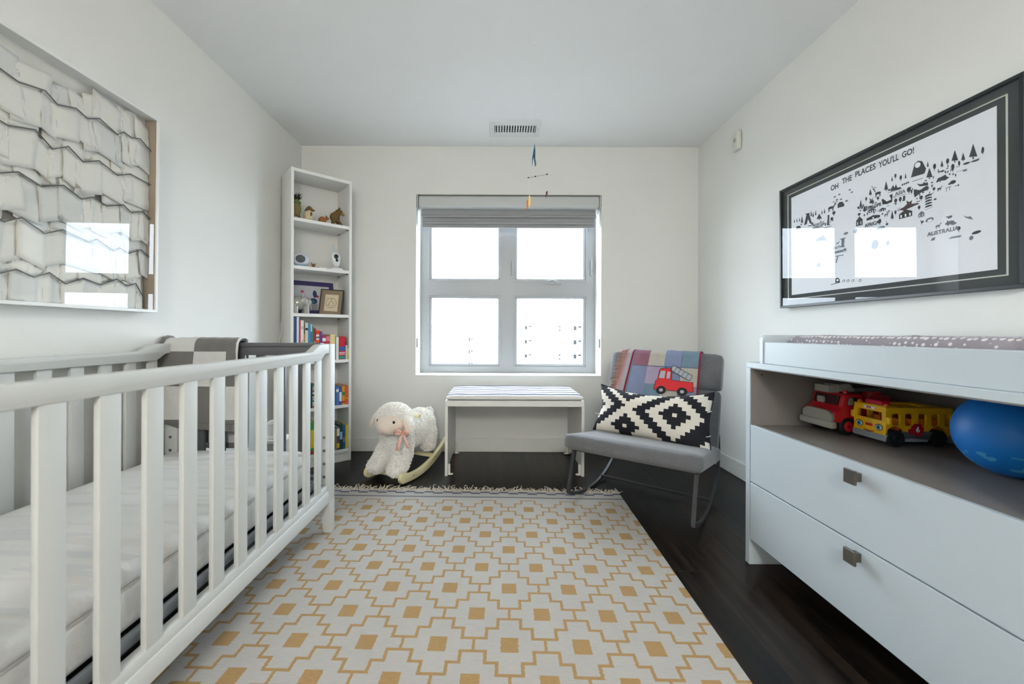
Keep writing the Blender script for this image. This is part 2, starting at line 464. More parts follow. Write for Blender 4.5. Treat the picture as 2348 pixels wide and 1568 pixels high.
# ceiling vent
vt = thing('ceiling_vent', 'white rectangular air vent in the ceiling near the window wall', 'vent', (0.128, 2.85, ZC))
vent_w = M('vent_white', '#e3e5e5', 0.4)
b = BM()
for (x0, x1, y0, y1) in ((-0.178, 0.178, -0.11, -0.052), (-0.178, 0.178, 0.048, 0.11), (-0.178, -0.142, -0.052, 0.048), (0.142, 0.178, -0.052, 0.048)):
    box(b, x0, x1, y0, y1, -0.008, 0)
obj('frame', b, vent_w, vt)
b = BM(); box(b, -0.142, 0.142, -0.052, 0.048, -0.0015, 0); obj('backing', b, M('vent_dark', '#17191b', 0.8), vt)
for k in range(16):
    xx = -0.142 + 0.284*k/15
    b = BM(); box(b, xx-0.0045, xx+0.0045, -0.052, 0.048, -0.008, -0.001); obj('slat', b, vent_w, vt)
for yy in (-0.027, -0.002, 0.023):
    b = BM(); box(b, -0.142, 0.142, yy-0.0015, yy+0.0015, -0.004, -0.0016); obj('crossbar', b, M('vent_bar', '#8a8f92', 0.5), vt)
for xx in (-0.162, 0.162):
    b = BM(); cyl(b, (xx, 0, -0.0095), (xx, 0, -0.007), 0.003, seg=10); obj('screw', b, M('screw_grey', '#9aa0a2', 0.4, 0.5), vt)

# wall device high on the right wall
dv = thing('wall_sensor', 'small cream box with a round grille high on the right wall', 'sensor', (XR, 2.61, 2.178))
cream_p = M('cream_plastic', '#d8d8ce', 0.4)
b = BM(); box(b, -0.028, 0, -0.034, 0.030, -0.062, 0.062, 0.009, 3); obj('housing', b, cream_p, dv, 40)
b = BM(); cyl(b, (-0.0295, -0.002, 0.004), (-0.027, -0.002, 0.004), 0.013, seg=18); obj('grille', b, M('grille_grey', '#a8a898', 0.5), dv, 40)

# lit drum lamp behind the camera, added as fill for back wall and ceiling
lp = thing('fill_lamp', 'added white drum fill lamp, lit and out of view behind the viewpoint', 'lamp', (0.05, -1.90, ZC))
em = bpy.data.materials.new('fill_lamp_glow'); em.use_nodes = True; _p = em.node_tree.nodes['Principled BSDF']; _n = NT(em)
_v, _ = _n.coords('Object'); _n.link(_n.mix(_n.noise(_v, 5.0), (1.0, 0.95, 0.88, 1), (1.0, 0.97, 0.91, 1)).s, _p.inputs['Emission Color'])
_p.inputs['Emission Strength'].default_value = 52.0; _p.inputs['Base Color'].default_value = (0.8, 0.8, 0.78, 1)
b = BM(); lathe(b, [(0.19, -0.46), (0.215, -0.45), (0.22, -0.44), (0.22, -0.26), (0.215, -0.25), (0.19, -0.24)], 40); obj('fill_lamp_drum', b, em, lp, 40)
b = BM(); cyl(b, (0, 0, -0.24), (0, 0, -0.02), 0.004, seg=8); obj('cord', b, trim_m, lp); b = BM(); lathe(b, [(0.05, -0.025), (0.06, -0.01), (0.06, 0)], 20); obj('canopy', b, trim_m, lp, 40)

# ---------------------------------------------------------------- rug
def rug_mat():
    m, n, p = new_mat('woven_rug', 0.9)
    v, (x, y, z) = n.coords('Object')
    wob = n.noise(n.vec(x*6.0, y*170.0), 1.0, 1.0)
    wx = x + (wob - 0.5) * 0.007
    PXr, PYr = 0.2125, 0.26
    hx, hy = PXr/2, PYr/2
    # nearest cell centre of the brick lattice: two interleaved grids folded to a quarter cell
    u1 = ((wx + hx).fmod(PXr) - hx).abs(); v1 = ((y + hy).fmod(PYr) - hy).abs()
    t = 0.0050; a = 0.036; gq = 0.0245; mm = hy/2
    def bx(u, v, u0, u1_, v0, v1_):
        cu = (u0+u1_)/2; hu = (u1_-u0)/2; cv = (v0+v1_)/2; hv = (v1_-v0)/2
        return ((u - cu).abs() - hu).mx((v - cv).abs() - hv)
    d = bx(u1, v1, -1, a+t, hy-gq-t, hy-gq+t)
    d = d.mn(bx(u1, v1, a-t, a+t, mm-t, hy-gq+t))
    d = d.mn(bx(u1, v1, a-t, hx-a+t, mm-t, mm+t))
    d = d.mn(bx(u1, v1, hx-a-t, hx-a+t, gq-t, mm+t))
    d = d.mn(bx(u1, v1, hx-a-t, 1, gq-t, gq+t))
    d = d.mn(bx(u1, v1, hx-0.0045, 1, -1, gq+t))
    d = d.mn(bx(u1, v1, -1, 0.0045, hy-gq-t, 1))
    d = d.mn(bx(u1, v1, -1, 0.026, -1, 0.028))
    d = d.mn(bx(u1, v1, hx-0.026, 1, hy-0.028, 1) + y.gt(0.06))
    inside = y.lt(0.1055+t)
    gold = d.lt(0.0) * inside
    # border: thin slate stripe, staggered navy dashes
    stripe = (y-0.149).abs().lt(0.0065)
    dash = (y-0.200).abs().lt(0.0075) * (x/0.054).floor().fmod(2.0).lt(0.5)
    dash2 = (y-0.2155).abs().lt(0.0075) * (x/0.054).floor().fmod(2.0).gt(0.5)
    weave = n.noise(n.vec(x*30.0, y*260.0), 1.0, 3.0, 0.6)
    patch = n.noise(v, 6.0, 2.0)
    cream = n.mix(weave*0.7 + patch*0.3, '#96938f', '#bbb7b1')
    goldc = n.mix(n.noise(n.vec(x*60.0, y*300.0), 1.0, 3.0), '#8a6a39', '#ac8a55')
    c = n.mix(gold, cream, goldc)
    c = n.mix(stripe, c, '#55585f')
    c = n.mix(dash.mx(dash2), c, '#232c4c')
    n.link(c.s, p.inputs['Base Color'])
    set_bump(n, p, n.noise(n.vec(x*90.0, y*420.0), 1.0, 2.0) + gold*0.3, 0.5, 0.002)
    p.inputs['Sheen Weight'].default_value = 0.15
    return m
rug = thing('area_rug', 'flat-woven cream rug with gold stepped diamonds and a fringed edge', 'rug', (-0.04, 2.094, 0), -0.026)
b = BM()
nx, ny = 60, 90; x0, x1, y0, y1 = -0.956, 0.744, -2.25, 0.238
def rz_(x, y): return 0.0065 + 0.0025*mnoise.noise(Vector((x*2.2, y*2.2, 3))) 
g_ = [[b.verts.new((x0+(x1-x0)*i/nx, y0+(y1-y0)*j/ny, rz_(x0+(x1-x0)*i/nx, y0+(y1-y0)*j/ny))) for i in range(nx+1)] for j in range(ny+1)]
for j in range(ny):
    for i in range(nx): b.faces.new((g_[j][i], g_[j][i+1], g_[j+1][i+1], g_[j+1][i]))
ex = bmesh.ops.extrude_face_region(b, geom=list(b.faces))
for v_ in [q for q in ex['geom'] if isinstance(q, bmesh.types.BMVert)]: v_.co.z = 0.0005
bmesh.ops.recalc_face_normals(b, faces=list(b.faces))
obj('woven_field', b, rug_mat(), rug, 40)
b = BM(); rnd = random.Random(4)
k = 0
xx = x0 + 0.003
while xx < x1:
    for s_ in range(2):
        L = rnd.uniform(0.035, 0.06); ang = rnd.uniform(-0.75, 0.75) + 0.25*math.sin(xx*9)
        pts = []; px_, py_, pz_ = xx + rnd.uniform(-.002, .002), y1-0.003, 0.006
        lift = rnd.choice((0, 0, 0.004, 0.012, 0.02)) * rnd.random()*1.2
        for q in range(5):
            f = q/4
            pts.append((px_ + math.sin(ang)*L*f + 0.004*math.sin(f*5+xx*70), py_ + math.cos(ang)*L*f, 0.005 + lift*math.sin(f*2.2) + 0.001))
        tube(b, pts, [0.0018, 0.0019, 0.0017, 0.0015, 0.0010], 5)
    ell(b, (xx, y1+0.004, 0.006), (0.0032, 0.005, 0.004), sub=1)
    xx += 0.0098
obj('fringe', b, M('fringe_cotton', '#d6cdbd', 0.9, var=0.12, vscale=40), rug, 60)

# ---------------------------------------------------------------- crib
cw = M('crib_white', '#cccecc', 0.55, bump=0.02, var=0.012)
cg = M('crib_grey', '#55565a', 0.42, bump=0.03, var=0.04)
steel = M('bolt_steel', '#8d9094', 0.35, 0.9, bump=0)
crib = thing('crib', 'white slatted crib with dark grey end panels along the left wall', 'crib', (-1.135, 1.19, 0))
def CL(x, y, z=0): return (x+1.135, y-1.19, z)
def cbx(b, x0, x1, y0, y1, z0, z1, bev=0.0, seg=2): box(b, x0+1.135, x1+1.135, y0-1.19, y1-1.19, z0, z1, bev, seg)
CY0, CY1 = 0.395, 1.885
XF, XBk = -0.757, -1.512    # outer faces
for (xa_, xb_, outer) in ((XF-0.048, XF, 1), (XBk, XBk+0.058, -1)):
    for (ya_, yb_, far) in ((CY1-0.055, CY1, 1), (CY0, CY0+0.055, -1)):
        b = BM()
        cbx(b, xa_, xb_, ya_, yb_, 0.15, 0.872, 0.003)
        # tapered foot
        ztop, zb = 0.15, 0.0065
        tx0, tx1 = (xa_+0.014, xb_) if outer > 0 else (xa_, xb_-0.014)
        ty0, ty1 = (ya_+0.014, yb_) if far > 0 else (ya_, yb_-0.014)
        V8 = [b.verts.new(CL(*c)) for c in ((xa_, ya_, ztop), (xb_, ya_, ztop), (xb_, yb_, ztop), (xa_, yb_, ztop), (tx0, ty0, zb), (tx1, ty0, zb), (tx1, ty1, zb), (tx0, ty1, zb))]
        for f in ((0, 1, 2, 3), (7, 6, 5, 4), (0, 4, 5, 1), (1, 5, 6, 2), (2, 6, 7, 3), (3, 7, 4, 0)): b.faces.new([V8[i] for i in f])
        bmesh.ops.recalc_face_normals(b, faces=list(b.faces))
        post = obj('post', b, cw, crib, 40)
        if far > 0:
            yy = ya_
            for zz in (0.445, 0.385, 0.325, 0.265):
                b = BM(); cx = (xa_+xb_)/2 - 0.002
                lathe(b, [(0.0065, 0), (0.0065, 0.0015), (0.0035, 0.002), (0.0033, -0.001)], 12, Matrix.Translation(CL(cx, yy, zz)) @ Matrix.Rotation(R(90), 4, 'X'))
                obj('bolt', b, steel, post, 40)
def rail_profile():
    zt, zt2, zb_, zb2 = 0.842, 0.872, 0.800, 0.829
    P = []
    yA, yB = CY0+0.056, CY1-0.056
    def s(f): return f*f*(3-2*f)
    N_ = 8
    top = [(yA, zt2)] + [(yA+0.10+0.10*k/N_ - 0.02, zt2-(zt2-zt)*s(k/N_)) for k in range(N_+1)]
    top += [(yB-0.18+0.10*k/N_, zt+(zt2-zt)*s(k/N_)) for k in range(N_+1)] + [(yB, zt2)]
    bot = [(yB, zb2)] + [(yB-0.03-0.07*k/N_, zb2-(zb2-zb_)*s(k/N_)) for k in range(N_+1)]
    bot += [(yA+0.10-0.07*k/N_, zb_+(zb2-zb_)*s(k/N_)) for k in range(N_+1)] + [(yA, zb2)]
    return [(y-1.19, z) for y, z in top+bot]
for xo, sg in ((XF-0.036, 1), (XBk+0.010, -1)):
    b = BM(); prism(b, rail_profile(), xo+1.135, xo+0.033+1.135, 'x')
    es = [e for e in b.edges if len(e.link_faces) == 2 and e.calc_face_angle(0) > 1.2]
    bmesh.ops.bevel(b, geom=es, offset=0.004, segments=2, profile=0.5, affect='EDGES')
    obj('top_rail', b, cw, crib, 40)
    b = BM()
    cbx(b, xo, xo+0.033, CY0+0.056, CY1-0.056, 0.148, 0.200, 0.002)
    cbx(b, xo+0.003, xo+0.030, CY0+0.056, CY1-0.056, 0.199, 0.229, 0.003)
    obj('bottom_rail', b, cw, crib, 40)
    for k in range(13):
        yc = 0.4825 + 0.104*k
        b = BM(); cbx(b, xo+0.018 if sg > 0 else xo+0.010, xo+0.031 if sg > 0 else xo+0.023, yc-0.0225, yc+0.0225, 0.227, 0.828 if k in (0, 12) else 0.803, 0.0015)
        obj('slat', b, cw, crib, 40)
for ye in (CY1-0.044, CY0+0.014):
    b = BM()
    cbx(b, XBk+0.058, XF-0.048, ye, ye+0.030, 0.819, 0.858, 0.002); obj('end_rail', b, cg, crib, 40)
    b = BM(); cbx(b, XBk+0.058, XF-0.048, ye-0.008, ye+0.036, 0.858, 0.876, 0.003); obj('end_cap_rail', b, cg, crib, 40)
    b = BM(); cbx(b, XBk+0.058, XF-0.048, ye, ye+0.030, 0.18, 0.262, 0.002); obj('end_bottom_rail', b, cg, crib, 40)
    b = BM(); cbx(b, XBk+0.058, XBk+0.083, ye, ye+0.03, 0.262, 0.819, 0.002); obj('end_stile', b, cg, crib, 40)
    b = BM(); cbx(b, XF-0.060, XF-0.048, ye, ye+0.03, 0.262, 0.819, 0.002); obj('end_stile', b, cg, crib, 40)
    for k in range(7):
        pxl = (590+611)/2 + 46*(k-5)+ 46
        xc_ = (pxl-1138)/920*1.86
        b = BM(); cbx(b, xc_-0.021, xc_+0.021, ye+0.008, ye+0.022, 0.26, 0.822, 0.002); obj('end_slat', b, cg, crib, 40)
# spring base
b = BM()
cbx(b, XBk+0.06, XF-0.055, CY0+0.06, CY1-0.06, 0.218, 0.224)
obj('mattress_support', b, M('support_dark', '#2b2d31', 0.5, 0.3), crib)
b = BM()
for xx in (XF-0.066, XBk+0.062): cbx(b, xx, xx+0.012, CY0+0.06, CY1-0.06, 0.222, 0.252, 0.002)
for yy in (CY0+0.062, CY1-0.075): cbx(b, XBk+0.074, XF-0.066, yy, yy+0.012, 0.222, 0.252, 0.002)
obj('support_frame', b, M('support_silver', '#a3a8ae', 0.4, 0.3), crib, 40)

# mattress with a loosely fitted printed sheet
def sheet_mat():
    m, n, p = new_mat('muslin_sheet', 0.85)
    v, (x, y, z) = n.coords('Object')
    k = n.noise(n.vec(x*2.2, y*9.0, z*3.0), 1.0, 2.0)
    c = n.mix(k, '#e2e2e2', '#fbfaf8')
    w1 = n.noise(n.vec(x*1.3+4.0, y*24.0, z*8.0), 1.0, 1.0)
    c = n.mix((w1.gt(0.60))*0.12, c, '#c9b79b')
    w2 = n.noise(n.vec(x*1.6-9.0, y*22.0, z*8.0), 1.0, 1.0)
    c = n.mix((w2.gt(0.62))*0.14, c, '#9dafc0')
    n.link(c.s, p.inputs['Base Color'])
    set_bump(n, p, n.noise(n.vec(x*5.0, y*30.0, z*30.0), 1.0, 3.0), 0.8, 0.008)
    return m
sheet_m = sheet_mat()
mt = thing('crib_mattress', 'thick crib mattress under a wrinkled white patterned sheet', 'mattress', (-1.135, 1.19, 0.253))
b = BM()
mx0, mx1, my0, my1, mz0, mz1 = -0.315, 0.315, -0.70, 0.628, 0.0, 0.150
nu, nv = 44, 90
def mat_pt(u, v):   # u across -1..1 (wrap: top sheet only)
    return None
secs = []
prof = []
rr_ = 0.035
# closed rounded-rectangle loop in XY, stacked at heights to make a soft slab
def loop(inset, z, n=160, rad=0.06, rip=0.0):
    pts = []
    X, Y = mx1-inset, my1-inset
    per = []
    for k in range(n):
        t = k/n*2*PI
        c, s = math.cos(t), math.sin(t)
        e = 0.12
        px_ = X*math.copysign(abs(c)**e, c); py_ = Y*math.copysign(abs(s)**e, s)
        per.append((px_, py_))
    for k, (a, c) in enumerate(per):
        w = rip*mnoise.noise(Vector((a*9, c*9, z*14+5)))
        a0 = a; L = math.hypot(a, c)
        pts.append(b.verts.new((a*(1+w/L), c*(1+w/L), z)))
    return pts
hs = [(0.03, 0.0, 0), (0.008, 0.006, 0), (0.0, 0.02, .004), (0.001, 0.045, .007), (0.0, 0.07, .008), (0.002, 0.092, .008), (0.004, 0.098, 0.003), (0.009, 0.101, .001), (0.006, 0.106, .001), (0.006, 0.118, .006), (0.012, 0.131, .006), (0.025, 0.141, .003), (0.05, 0.146, 0), (0.1, 0.148, 0), (0.16, 0.149, 0), (0.22, 0.149, 0), (0.28, 0.149, 0)]
L_ = [loop(i_, z_, rip=r_) for i_, z_, r_ in hs]
for A, B in zip(L_, L_[1:]):
    for k in range(len(A)): b.faces.new((A[k], A[(k+1) % len(A)], B[(k+1) % len(A)], B[k]))
b.faces.new(L_[-1]); b.faces.new(list(reversed(L_[0])))
for v_ in b.verts:
    if v_.co.z > 0.135: v_.co.z += 0.0028*mnoise.noise(Vector((v_.co.x*6, v_.co.y*16, 1)))
obj('sheet_cover', b, sheet_m, mt, 70)
b = BM()
tube(b, [(mx1*1.0-0.004, y_/100, 0.101+0.001*math.sin(y_)) for y_ in range(-60, 61, 4)], 0.003, 6)
obj('piping', b, M('sheet_piping', '#cfcdc9', 0.8), mt, 60)

# patchwork plush blanket over the far end of the crib
bl_l = M('plush_light', '#c9c9c6', 0.9, bump=0.5, bscale=55, var=0.05, vscale=25, sheen=0.4, dist=0.004)
bl_d = M('plush_dark', '#6a6865', 0.9, bump=0.35, bscale=55, var=0.14, vscale=16, sheen=0.5, dist=0.004)
bl_w = M('plush_lining', '#dededc', 0.9, bump=0.4, bscale=80, var=0.05, sheen=0.3)
def drape(path, xr, ncol, name, mats, fn, parent, thick=0.010, wav=0.006, seed=0, hem=0.0):
    """cloth following an (y,z) path, spanning xr(s,u)->x ; fn(u, s)->material index"""
    b = BM()
    cum = [0]
    for a, c in zip(path, path[1:]): cum.append(cum[-1] + math.dist(a, c))
    tot = cum[-1]; ns = int(tot/0.0065); rows = []
    for k in range(ns+1):
        s = tot*k/ns; i = 0
        while i < len(cum)-2 and cum[i+1] < s: i += 1
        f = (s-cum[i])/max(cum[i+1]-cum[i], 1e-6)
        y = path[i][0]*(1-f)+path[i+1][0]*f; z = path[i][1]*(1-f)+path[i+1][1]*f
        ty, tz = path[i+1][0]-path[i][0], path[i+1][1]-path[i][1]; l = math.hypot(ty, tz)
        ny_, nz_ = -tz/l, ty/l
        row = []
        for c in range(ncol+1):
            u = c/ncol; x = xr(s/tot, u)
            w = wav*mnoise.noise(Vector((x*7+seed, s*4, seed))) + wav*0.5*mnoise.noise(Vector((x*22+seed, s*9, seed+4)))
            row.append(b.verts.new((x, y+ny_*w, z+nz_*w)))
        rows.append(row)
    for k in range(ns):
        for c in range(ncol):
            f = b.faces.new((rows[k][c], rows[k][c+1], rows[k+1][c+1], rows[k+1][c]))
            f.material_index = fn((c+.5)/ncol, (k+.5)/ns, tot)
    bmesh.ops.recalc_face_normals(b, faces=list(b.faces))
    o = obj(name, b, mats, parent, 60)
    md = o.modifiers.new('thick', 'SOLIDIFY'); md.thickness = thick; md.offset = 0
    return o
blk = thing('crib_blanket', 'grey and white patchwork plush blanket draped over the crib end', 'blanket', (-1.335, 1.856, 0.876))
pth = [(-0.046, -0.365), (-0.050, -0.30), (-0.046, -0.20), (-0.048, -0.10), (-0.046, -0.04), (-0.042, -0.004), (-0.030, 0.013), (-0.008, 0.020), (0.016, 0.018), (0.032, 0.006), (0.040, -0.02), (0.043, -0.10), (0.045, -0.22), (0.044, -0.36), (0.044, -0.50)]
def xr1(s, u):
    lo = -0.165 - 0.025*max(0, (0.45-s))/0.45 ; hi = 0.166 - 0.006*s
    return lo + (hi-lo)*u
def fn1(u, s, tot):
    d = s*tot
    r_ = int((d - 0.02)//0.152) if d > 0.02 else -1
    c_ = 0 if u < 0.44 else (1 if u < 0.87 else 2)
    if d < 0.018: return 1
    if r_ >= 2 and c_ == 2: return 1
    return (r_ + c_) % 2
drape(pth, xr1, 60, 'plush_face', [bl_l, bl_d, bl_w], fn1, blk, 0.012, 0.008, 2)
b = BM()
tube(b, [(0.168, p_[0]-0.004 if p_[0] < 0 else p_[0], p_[1]+0.004) for p_ in pth[2:-5]], 0.0050, 7)
obj('lining_edge', b, bl_w, blk, 60)
b = BM()
tube(b, [(-0.176-0.012*max(0, -p_[1])/0.35, p_[0]-0.002, p_[1]+0.004) for p_ in pth[:-3]], 0.0095, 7)
obj('dark_hem', b, bl_d, blk, 60)
b = BM(); prism(b, [(-0.19, -0.355), (-0.10, -0.385), (0.15, -0.40), (0.15, -0.372), (-0.19, -0.338)], -0.049, -0.041, 'y')
obj('bottom_hem', b, bl_d, blk, 60)

# small white stand behind the crib with a white appliance on it
st = thing('white_stand', 'small white stand with grey drawer half hidden behind the crib end', 'stand', (-1.175, 2.14, 0))
b = BM(); box(b, -0.055, 0.055, -0.07, 0.07, 0.345, 0.365, 0.004); obj('stand_top', b, white_lac, st, 40)
b = BM(); box(b, -0.048, 0.048, -0.062, 0.062, 0.03, 0.345, 0.004); obj('stand_body', b, M('stand_grey', '#a7a8a6', 0.6), st, 40)
for sx in (-.035, .035):
    for sy in (-.045, .045):
        b = BM(); cyl(b, (sx, sy, 0), (sx, sy, 0.032), 0.012, seg=12); obj('foot', b, white_lac, st, 40)
ap = thing('bottle_warmer', 'small white rounded appliance on the stand behind the crib', 'appliance', (-1.180, 2.13, 0.365))
ap.scale = (0.8, 0.8, 0.9)
b = BM(); lathe(b, [(0.05, 0), (0.055, 0.008), (0.05, 0.016), (0.040, 0.02), (0.038, 0.07), (0.042, 0.085), (0.030, 0.10), (0.012, 0.105)], 24); obj('body', b, white_lac, ap, 40)
b = BM(); box(b, -0.048, -0.038, -0.018, 0.004, 0.045, 0.062, 0.003); obj('button', b, M('device_dark', '#3c4146', 0.5), ap, 40)

# ---------------------------------------------------------------- bookcase (stands diagonally across the corner)
BA = R(41)
BXO, BYO = -1.3557, 2.6443
bc = thing('bookcase', 'tall narrow white bookcase standing diagonally in the left corner', 'bookcase', (BXO, BYO, 0), BA)
# local x runs along the front from its left end, local y goes back into the corner
BW, BD, BH = 0.405, 0.248, 2.02
b = BM(); box(b, 0, 0.018, 0, BD, 0, BH, 0.0015, 1); obj('side_panel', b, white_mel, bc)
b = BM(); box(b, BW-0.018, BW, 0, BD, 0, BH, 0.0015, 1); obj('side_panel', b, white_mel, bc)
b = BM(); box(b, 0.018, BW-0.018, BD-0.012, BD-0.006, 0.06, BH-0.002); obj('back_panel', b, white_mel, bc)
b = BM(); box(b, 0.018, BW-0.018, 0.002, BD-0.012, BH-0.024, BH-0.002, 0.001, 1); obj('top_panel', b, white_mel, bc)
SH = [1.690, 1.370, 1.052, 0.731, 0.406, 0.086]
for z_ in SH:
    b = BM(); box(b, 0.018, BW-0.018, 0.003, BD-0.012, z_-0.022, z_, 0.001, 1); s_ = obj('shelf', b, white_mel, bc)
    for yy in (0.03, BD-0.05):
        b = BM(); cyl(b, (BW-0.030, yy, z_-0.026), (BW-0.018, yy, z_-0.026), 0.0035, seg=8); obj('shelf_pin', b, M('pin_steel', '#6d7072', 0.4, 0.7), s_)
b = BM(); box(b, 0.018, BW-0.018, 0.012, 0.028, 0, 0.064); obj('plinth', b, white_mel, bc)
cbl = M('white_cable', '#dcdcda', 0.5)
b = BM(); tube(b, [(-1.458+0.006*math.sin(k*1.1), 2.712+0.004*math.cos(k*.8), 0.99-0.035*k) for k in range(16)] , 0.0028, 6)
tag(obj('power_cable', b, cbl, None, 60), 'thin white cable hanging down beside the left side of the bookcase', 'cable')

def bl2w(x, y, z=0): return (BXO + x*math.cos(BA) - y*math.sin(BA), BYO + x*math.sin(BA) + y*math.cos(BA), z)
def shelf_x(px, d):
    """position along the shelf whose front sits d behind the case front, from a pixel column"""
    q = (px-1138)/920; x0_, y0_ = BXO - d*math.sin(BA), BYO + d*math.cos(BA)
    return (q*y0_ - x0_)/(math.cos(BA) - q*math.sin(BA))
def shelf_z(px, py, d):
    s = shelf_x(px, d); return 0.926 + (763-py)/920*(BYO + d*math.cos(BA) + s*math.sin(BA))

# ---------------------------------------------------------------- bench
bn = thing('bench', 'low white storage bench under the window', 'bench', (0.121, 2.845, 0))
white_b = M('bench_white', '#e4e3df', 0.4, bump=0.02, var=0.012)
b = BM(); box(b, -0.45, 0.45, -0.255, 0.25, 0.449, 0.486, 0.002, 1); obj('seat_board', b, white_b, bn)
for sx in (-1, 1):
    xa_ = -0.45 if sx < 0 else 0.432
    b = BM(); prism(b, [(-0.255, 0), (-0.225, 0), (-0.205, 0.016), (-0.19, 0.050), (0.19, 0.050), (0.205, 0.016), (0.225, 0), (0.25, 0), (0.25, 0.449), (-0.255, 0.449)], xa_, xa_+0.018, 'x')
    sp = obj('side_panel', b, white_b, bn)
    for yy in (-0.232, 0.225):
        xi = -0.432 if sx < 0 else 0.432
        b = BM(); box(b, min(xi, xi-sx*0.016), max(xi, xi-sx*0.016), yy-0.012, yy+0.012, 0.004, 0.072, 0.005, 2)
        ell(b, (xi-sx*0.016, yy, 0.006), (0.019, 0.017, 0.006), sub=2)
        obj('glide_foot', b, M('glide_plastic', '#e8e4dc', 0.35), sp, 40)
b = BM(); box(b, -0.432, 0.432, 0.215, 0.230, 0.325, 0.449, 0.001, 1); obj('back_board', b, white_b, bn)
for xx in (-0.41, 0.41):
    b = BM(); cyl(b, (xx, 0.209, 0.428), (xx, 0.215, 0.428), 0.006, seg=10); obj('screw', b, M('screw_grey', '#9aa0a2', 0.4, 0.5), bn, 40)

def stripe_mat():
    m, n, p = new_mat('striped_canvas', 0.85)
    v, (x, y, z) = n.coords('Object')
    yy = y + (n.noise(v, 7.0) - 0.5)*0.010
    P_ = None
    for yc, hw in ((-0.205, .018), (-0.118, .018), (-0.020, .020), (0.085, .023), (0.195, .032)):
        d = (yy-yc).abs().lt(hw)
        P_ = d if P_ is None else P_.mx(d)
    P_ = P_ * z.gt(0.02)
    c = n.mix(P_, n.mix(n.noise(v, 30.0), '#e2e1de', '#f1f0ee'), '#1f3054')
    n.link(c.s, p.inputs['Base Color'])
    set_bump(n, p, n.noise(v, 260.0), 0.3)
    return m
cu = thing('bench_cushion', 'thin white seat pad with navy stripes on the bench', 'cushion', (0.121, 2.845, 0.486))
b = BM(); nx, ny = 60, 30
def cpt(u, v, top):
    e = max(abs(u), abs(v))
    x = 0.447*math.copysign(1-(1-abs(u))**1.25, u); y = 0.247*math.copysign(1-(1-abs(v))**1.2, v)
    t = (1-abs(u)**14)**.5*(1-abs(v)**9)**.5
    if top: return (x, y, 0.017 + 0.021*t*(1+0.10*mnoise.noise(Vector((x*8, y*8, 0)))) )
    return (x, y, 0.016 - 0.0155*t)
for top in (1, 0):
    gg = [[b.verts.new(cpt(-1+2*i/nx, -1+2*j/ny, top)) for i in range(nx+1)] for j in range(ny+1)]
    for j in range(ny):
        for i in range(nx): b.faces.new((gg[j][i], gg[j][i+1], gg[j+1][i+1], gg[j+1][i]))
bmesh.ops.remove_doubles(b, verts=list(b.verts), dist=0.0011)
bmesh.ops.recalc_face_normals(b, faces=list(b.faces))
obj('pad', b, stripe_mat(), cu, 80)

# ---------------------------------------------------------------- dresser and changing tray
dr = thing('dresser', 'long white dresser with an open cubby above two wide drawers', 'dresser', (1.29, 1.148, 0))
white_d = M('dresser_white', '#c3ced6', 0.36, bump=0.02, var=0.012)
inner_shade_d = M('dresser_inner_shade', '#837e7a', 0.45, bump=0.02, var=0.02)  # grey holds the shade of the dresser interior in its colour
DY0, DY1, DX0, DX1 = -0.49, 0.49, -0.27, 0.255
b = BM(); box(b, DX0, DX1, DY1-0.026, DY1, 0, 0.79, 0.0015, 1); obj('side_panel', b, white_d, dr)
b = BM(); box(b, DX0, DX1, DY0, DY0+0.026, 0, 0.79, 0.0015, 1); obj('side_panel', b, white_d, dr)
b = BM(); box(b, DX0, DX1, DY0, DY1, 0.79, 0.812, 0.0015, 1); obj('top_panel', b, white_d, dr)
b = BM(); box(b, DX0+0.008, DX1-0.01, DY0+0.026, DY1-0.026, 0.545, 0.560, 0.001, 1); obj('cubby_shelf', b, inner_shade_d, dr)
b = BM(); box(b, DX0+0.003, DX1-0.012, DY1-0.029, DY1-0.026, 0.5602, 0.7898); obj('side_shade_sheet', b, inner_shade_d, dr)  # thin sheet, its grey painted in for shade on the cubby side
b = BM(); box(b, DX0+0.003, DX1-0.012, DY0+0.026, DY1-0.029, 0.787, 0.7899); obj('top_shade_sheet', b, inner_shade_d, dr)  # same painted shade, under the top panel
b = BM(); box(b, DX1-0.012, DX1, DY0+0.026, DY1-0.026, 0.1, 0.79); obj('back_panel', b, inner_shade_d, dr)
b = BM(); box(b, DX0+0.02, DX1-0.012, DY0+0.026, DY1-0.026, 0.108, 0.122); obj('bottom_panel', b, inner_shade_d, dr)
for (z0_, z1_) in ((0.108, 0.333), (0.338, 0.563)):
    b = BM(); box(b, DX0-0.002, DX0+0.014, DY0+0.032, DY1-0.034, z0_, z1_, 0.0008, 1)
    box(b, DX0+0.014, DX1-0.06, DY1-0.055, DY1-0.043, z0_+0.02, z1_-0.025); box(b, DX0+0.014, DX1-0.06, DY0+0.043, DY0+0.055, z0_+0.02, z1_-0.025)
    d_ = obj('drawer', b, white_d, dr)
    b = BM(); zk = z1_-0.036 if z0_ > .3 else z1_-0.030
    box(b, DX0-0.030, DX0-0.022, -0.040, -0.004, zk-0.020, zk+0.020, 0.001, 1)
    box(b, DX0-0.022, DX0-0.002, -0.032, -0.012, zk-0.012, zk+0.012)
    obj('knob', b, M('brushed_nickel', '#77726c', 0.35, 0.85), d_)
b = BM(); cyl(b, (DX0+0.045, DY1-0.030, 0.762), (DX0+0.045, DY1-0.0265, 0.762), 0.004, seg=10); obj('cam_lock', b, M('pin_dark', '#4a4745', 0.5), dr)
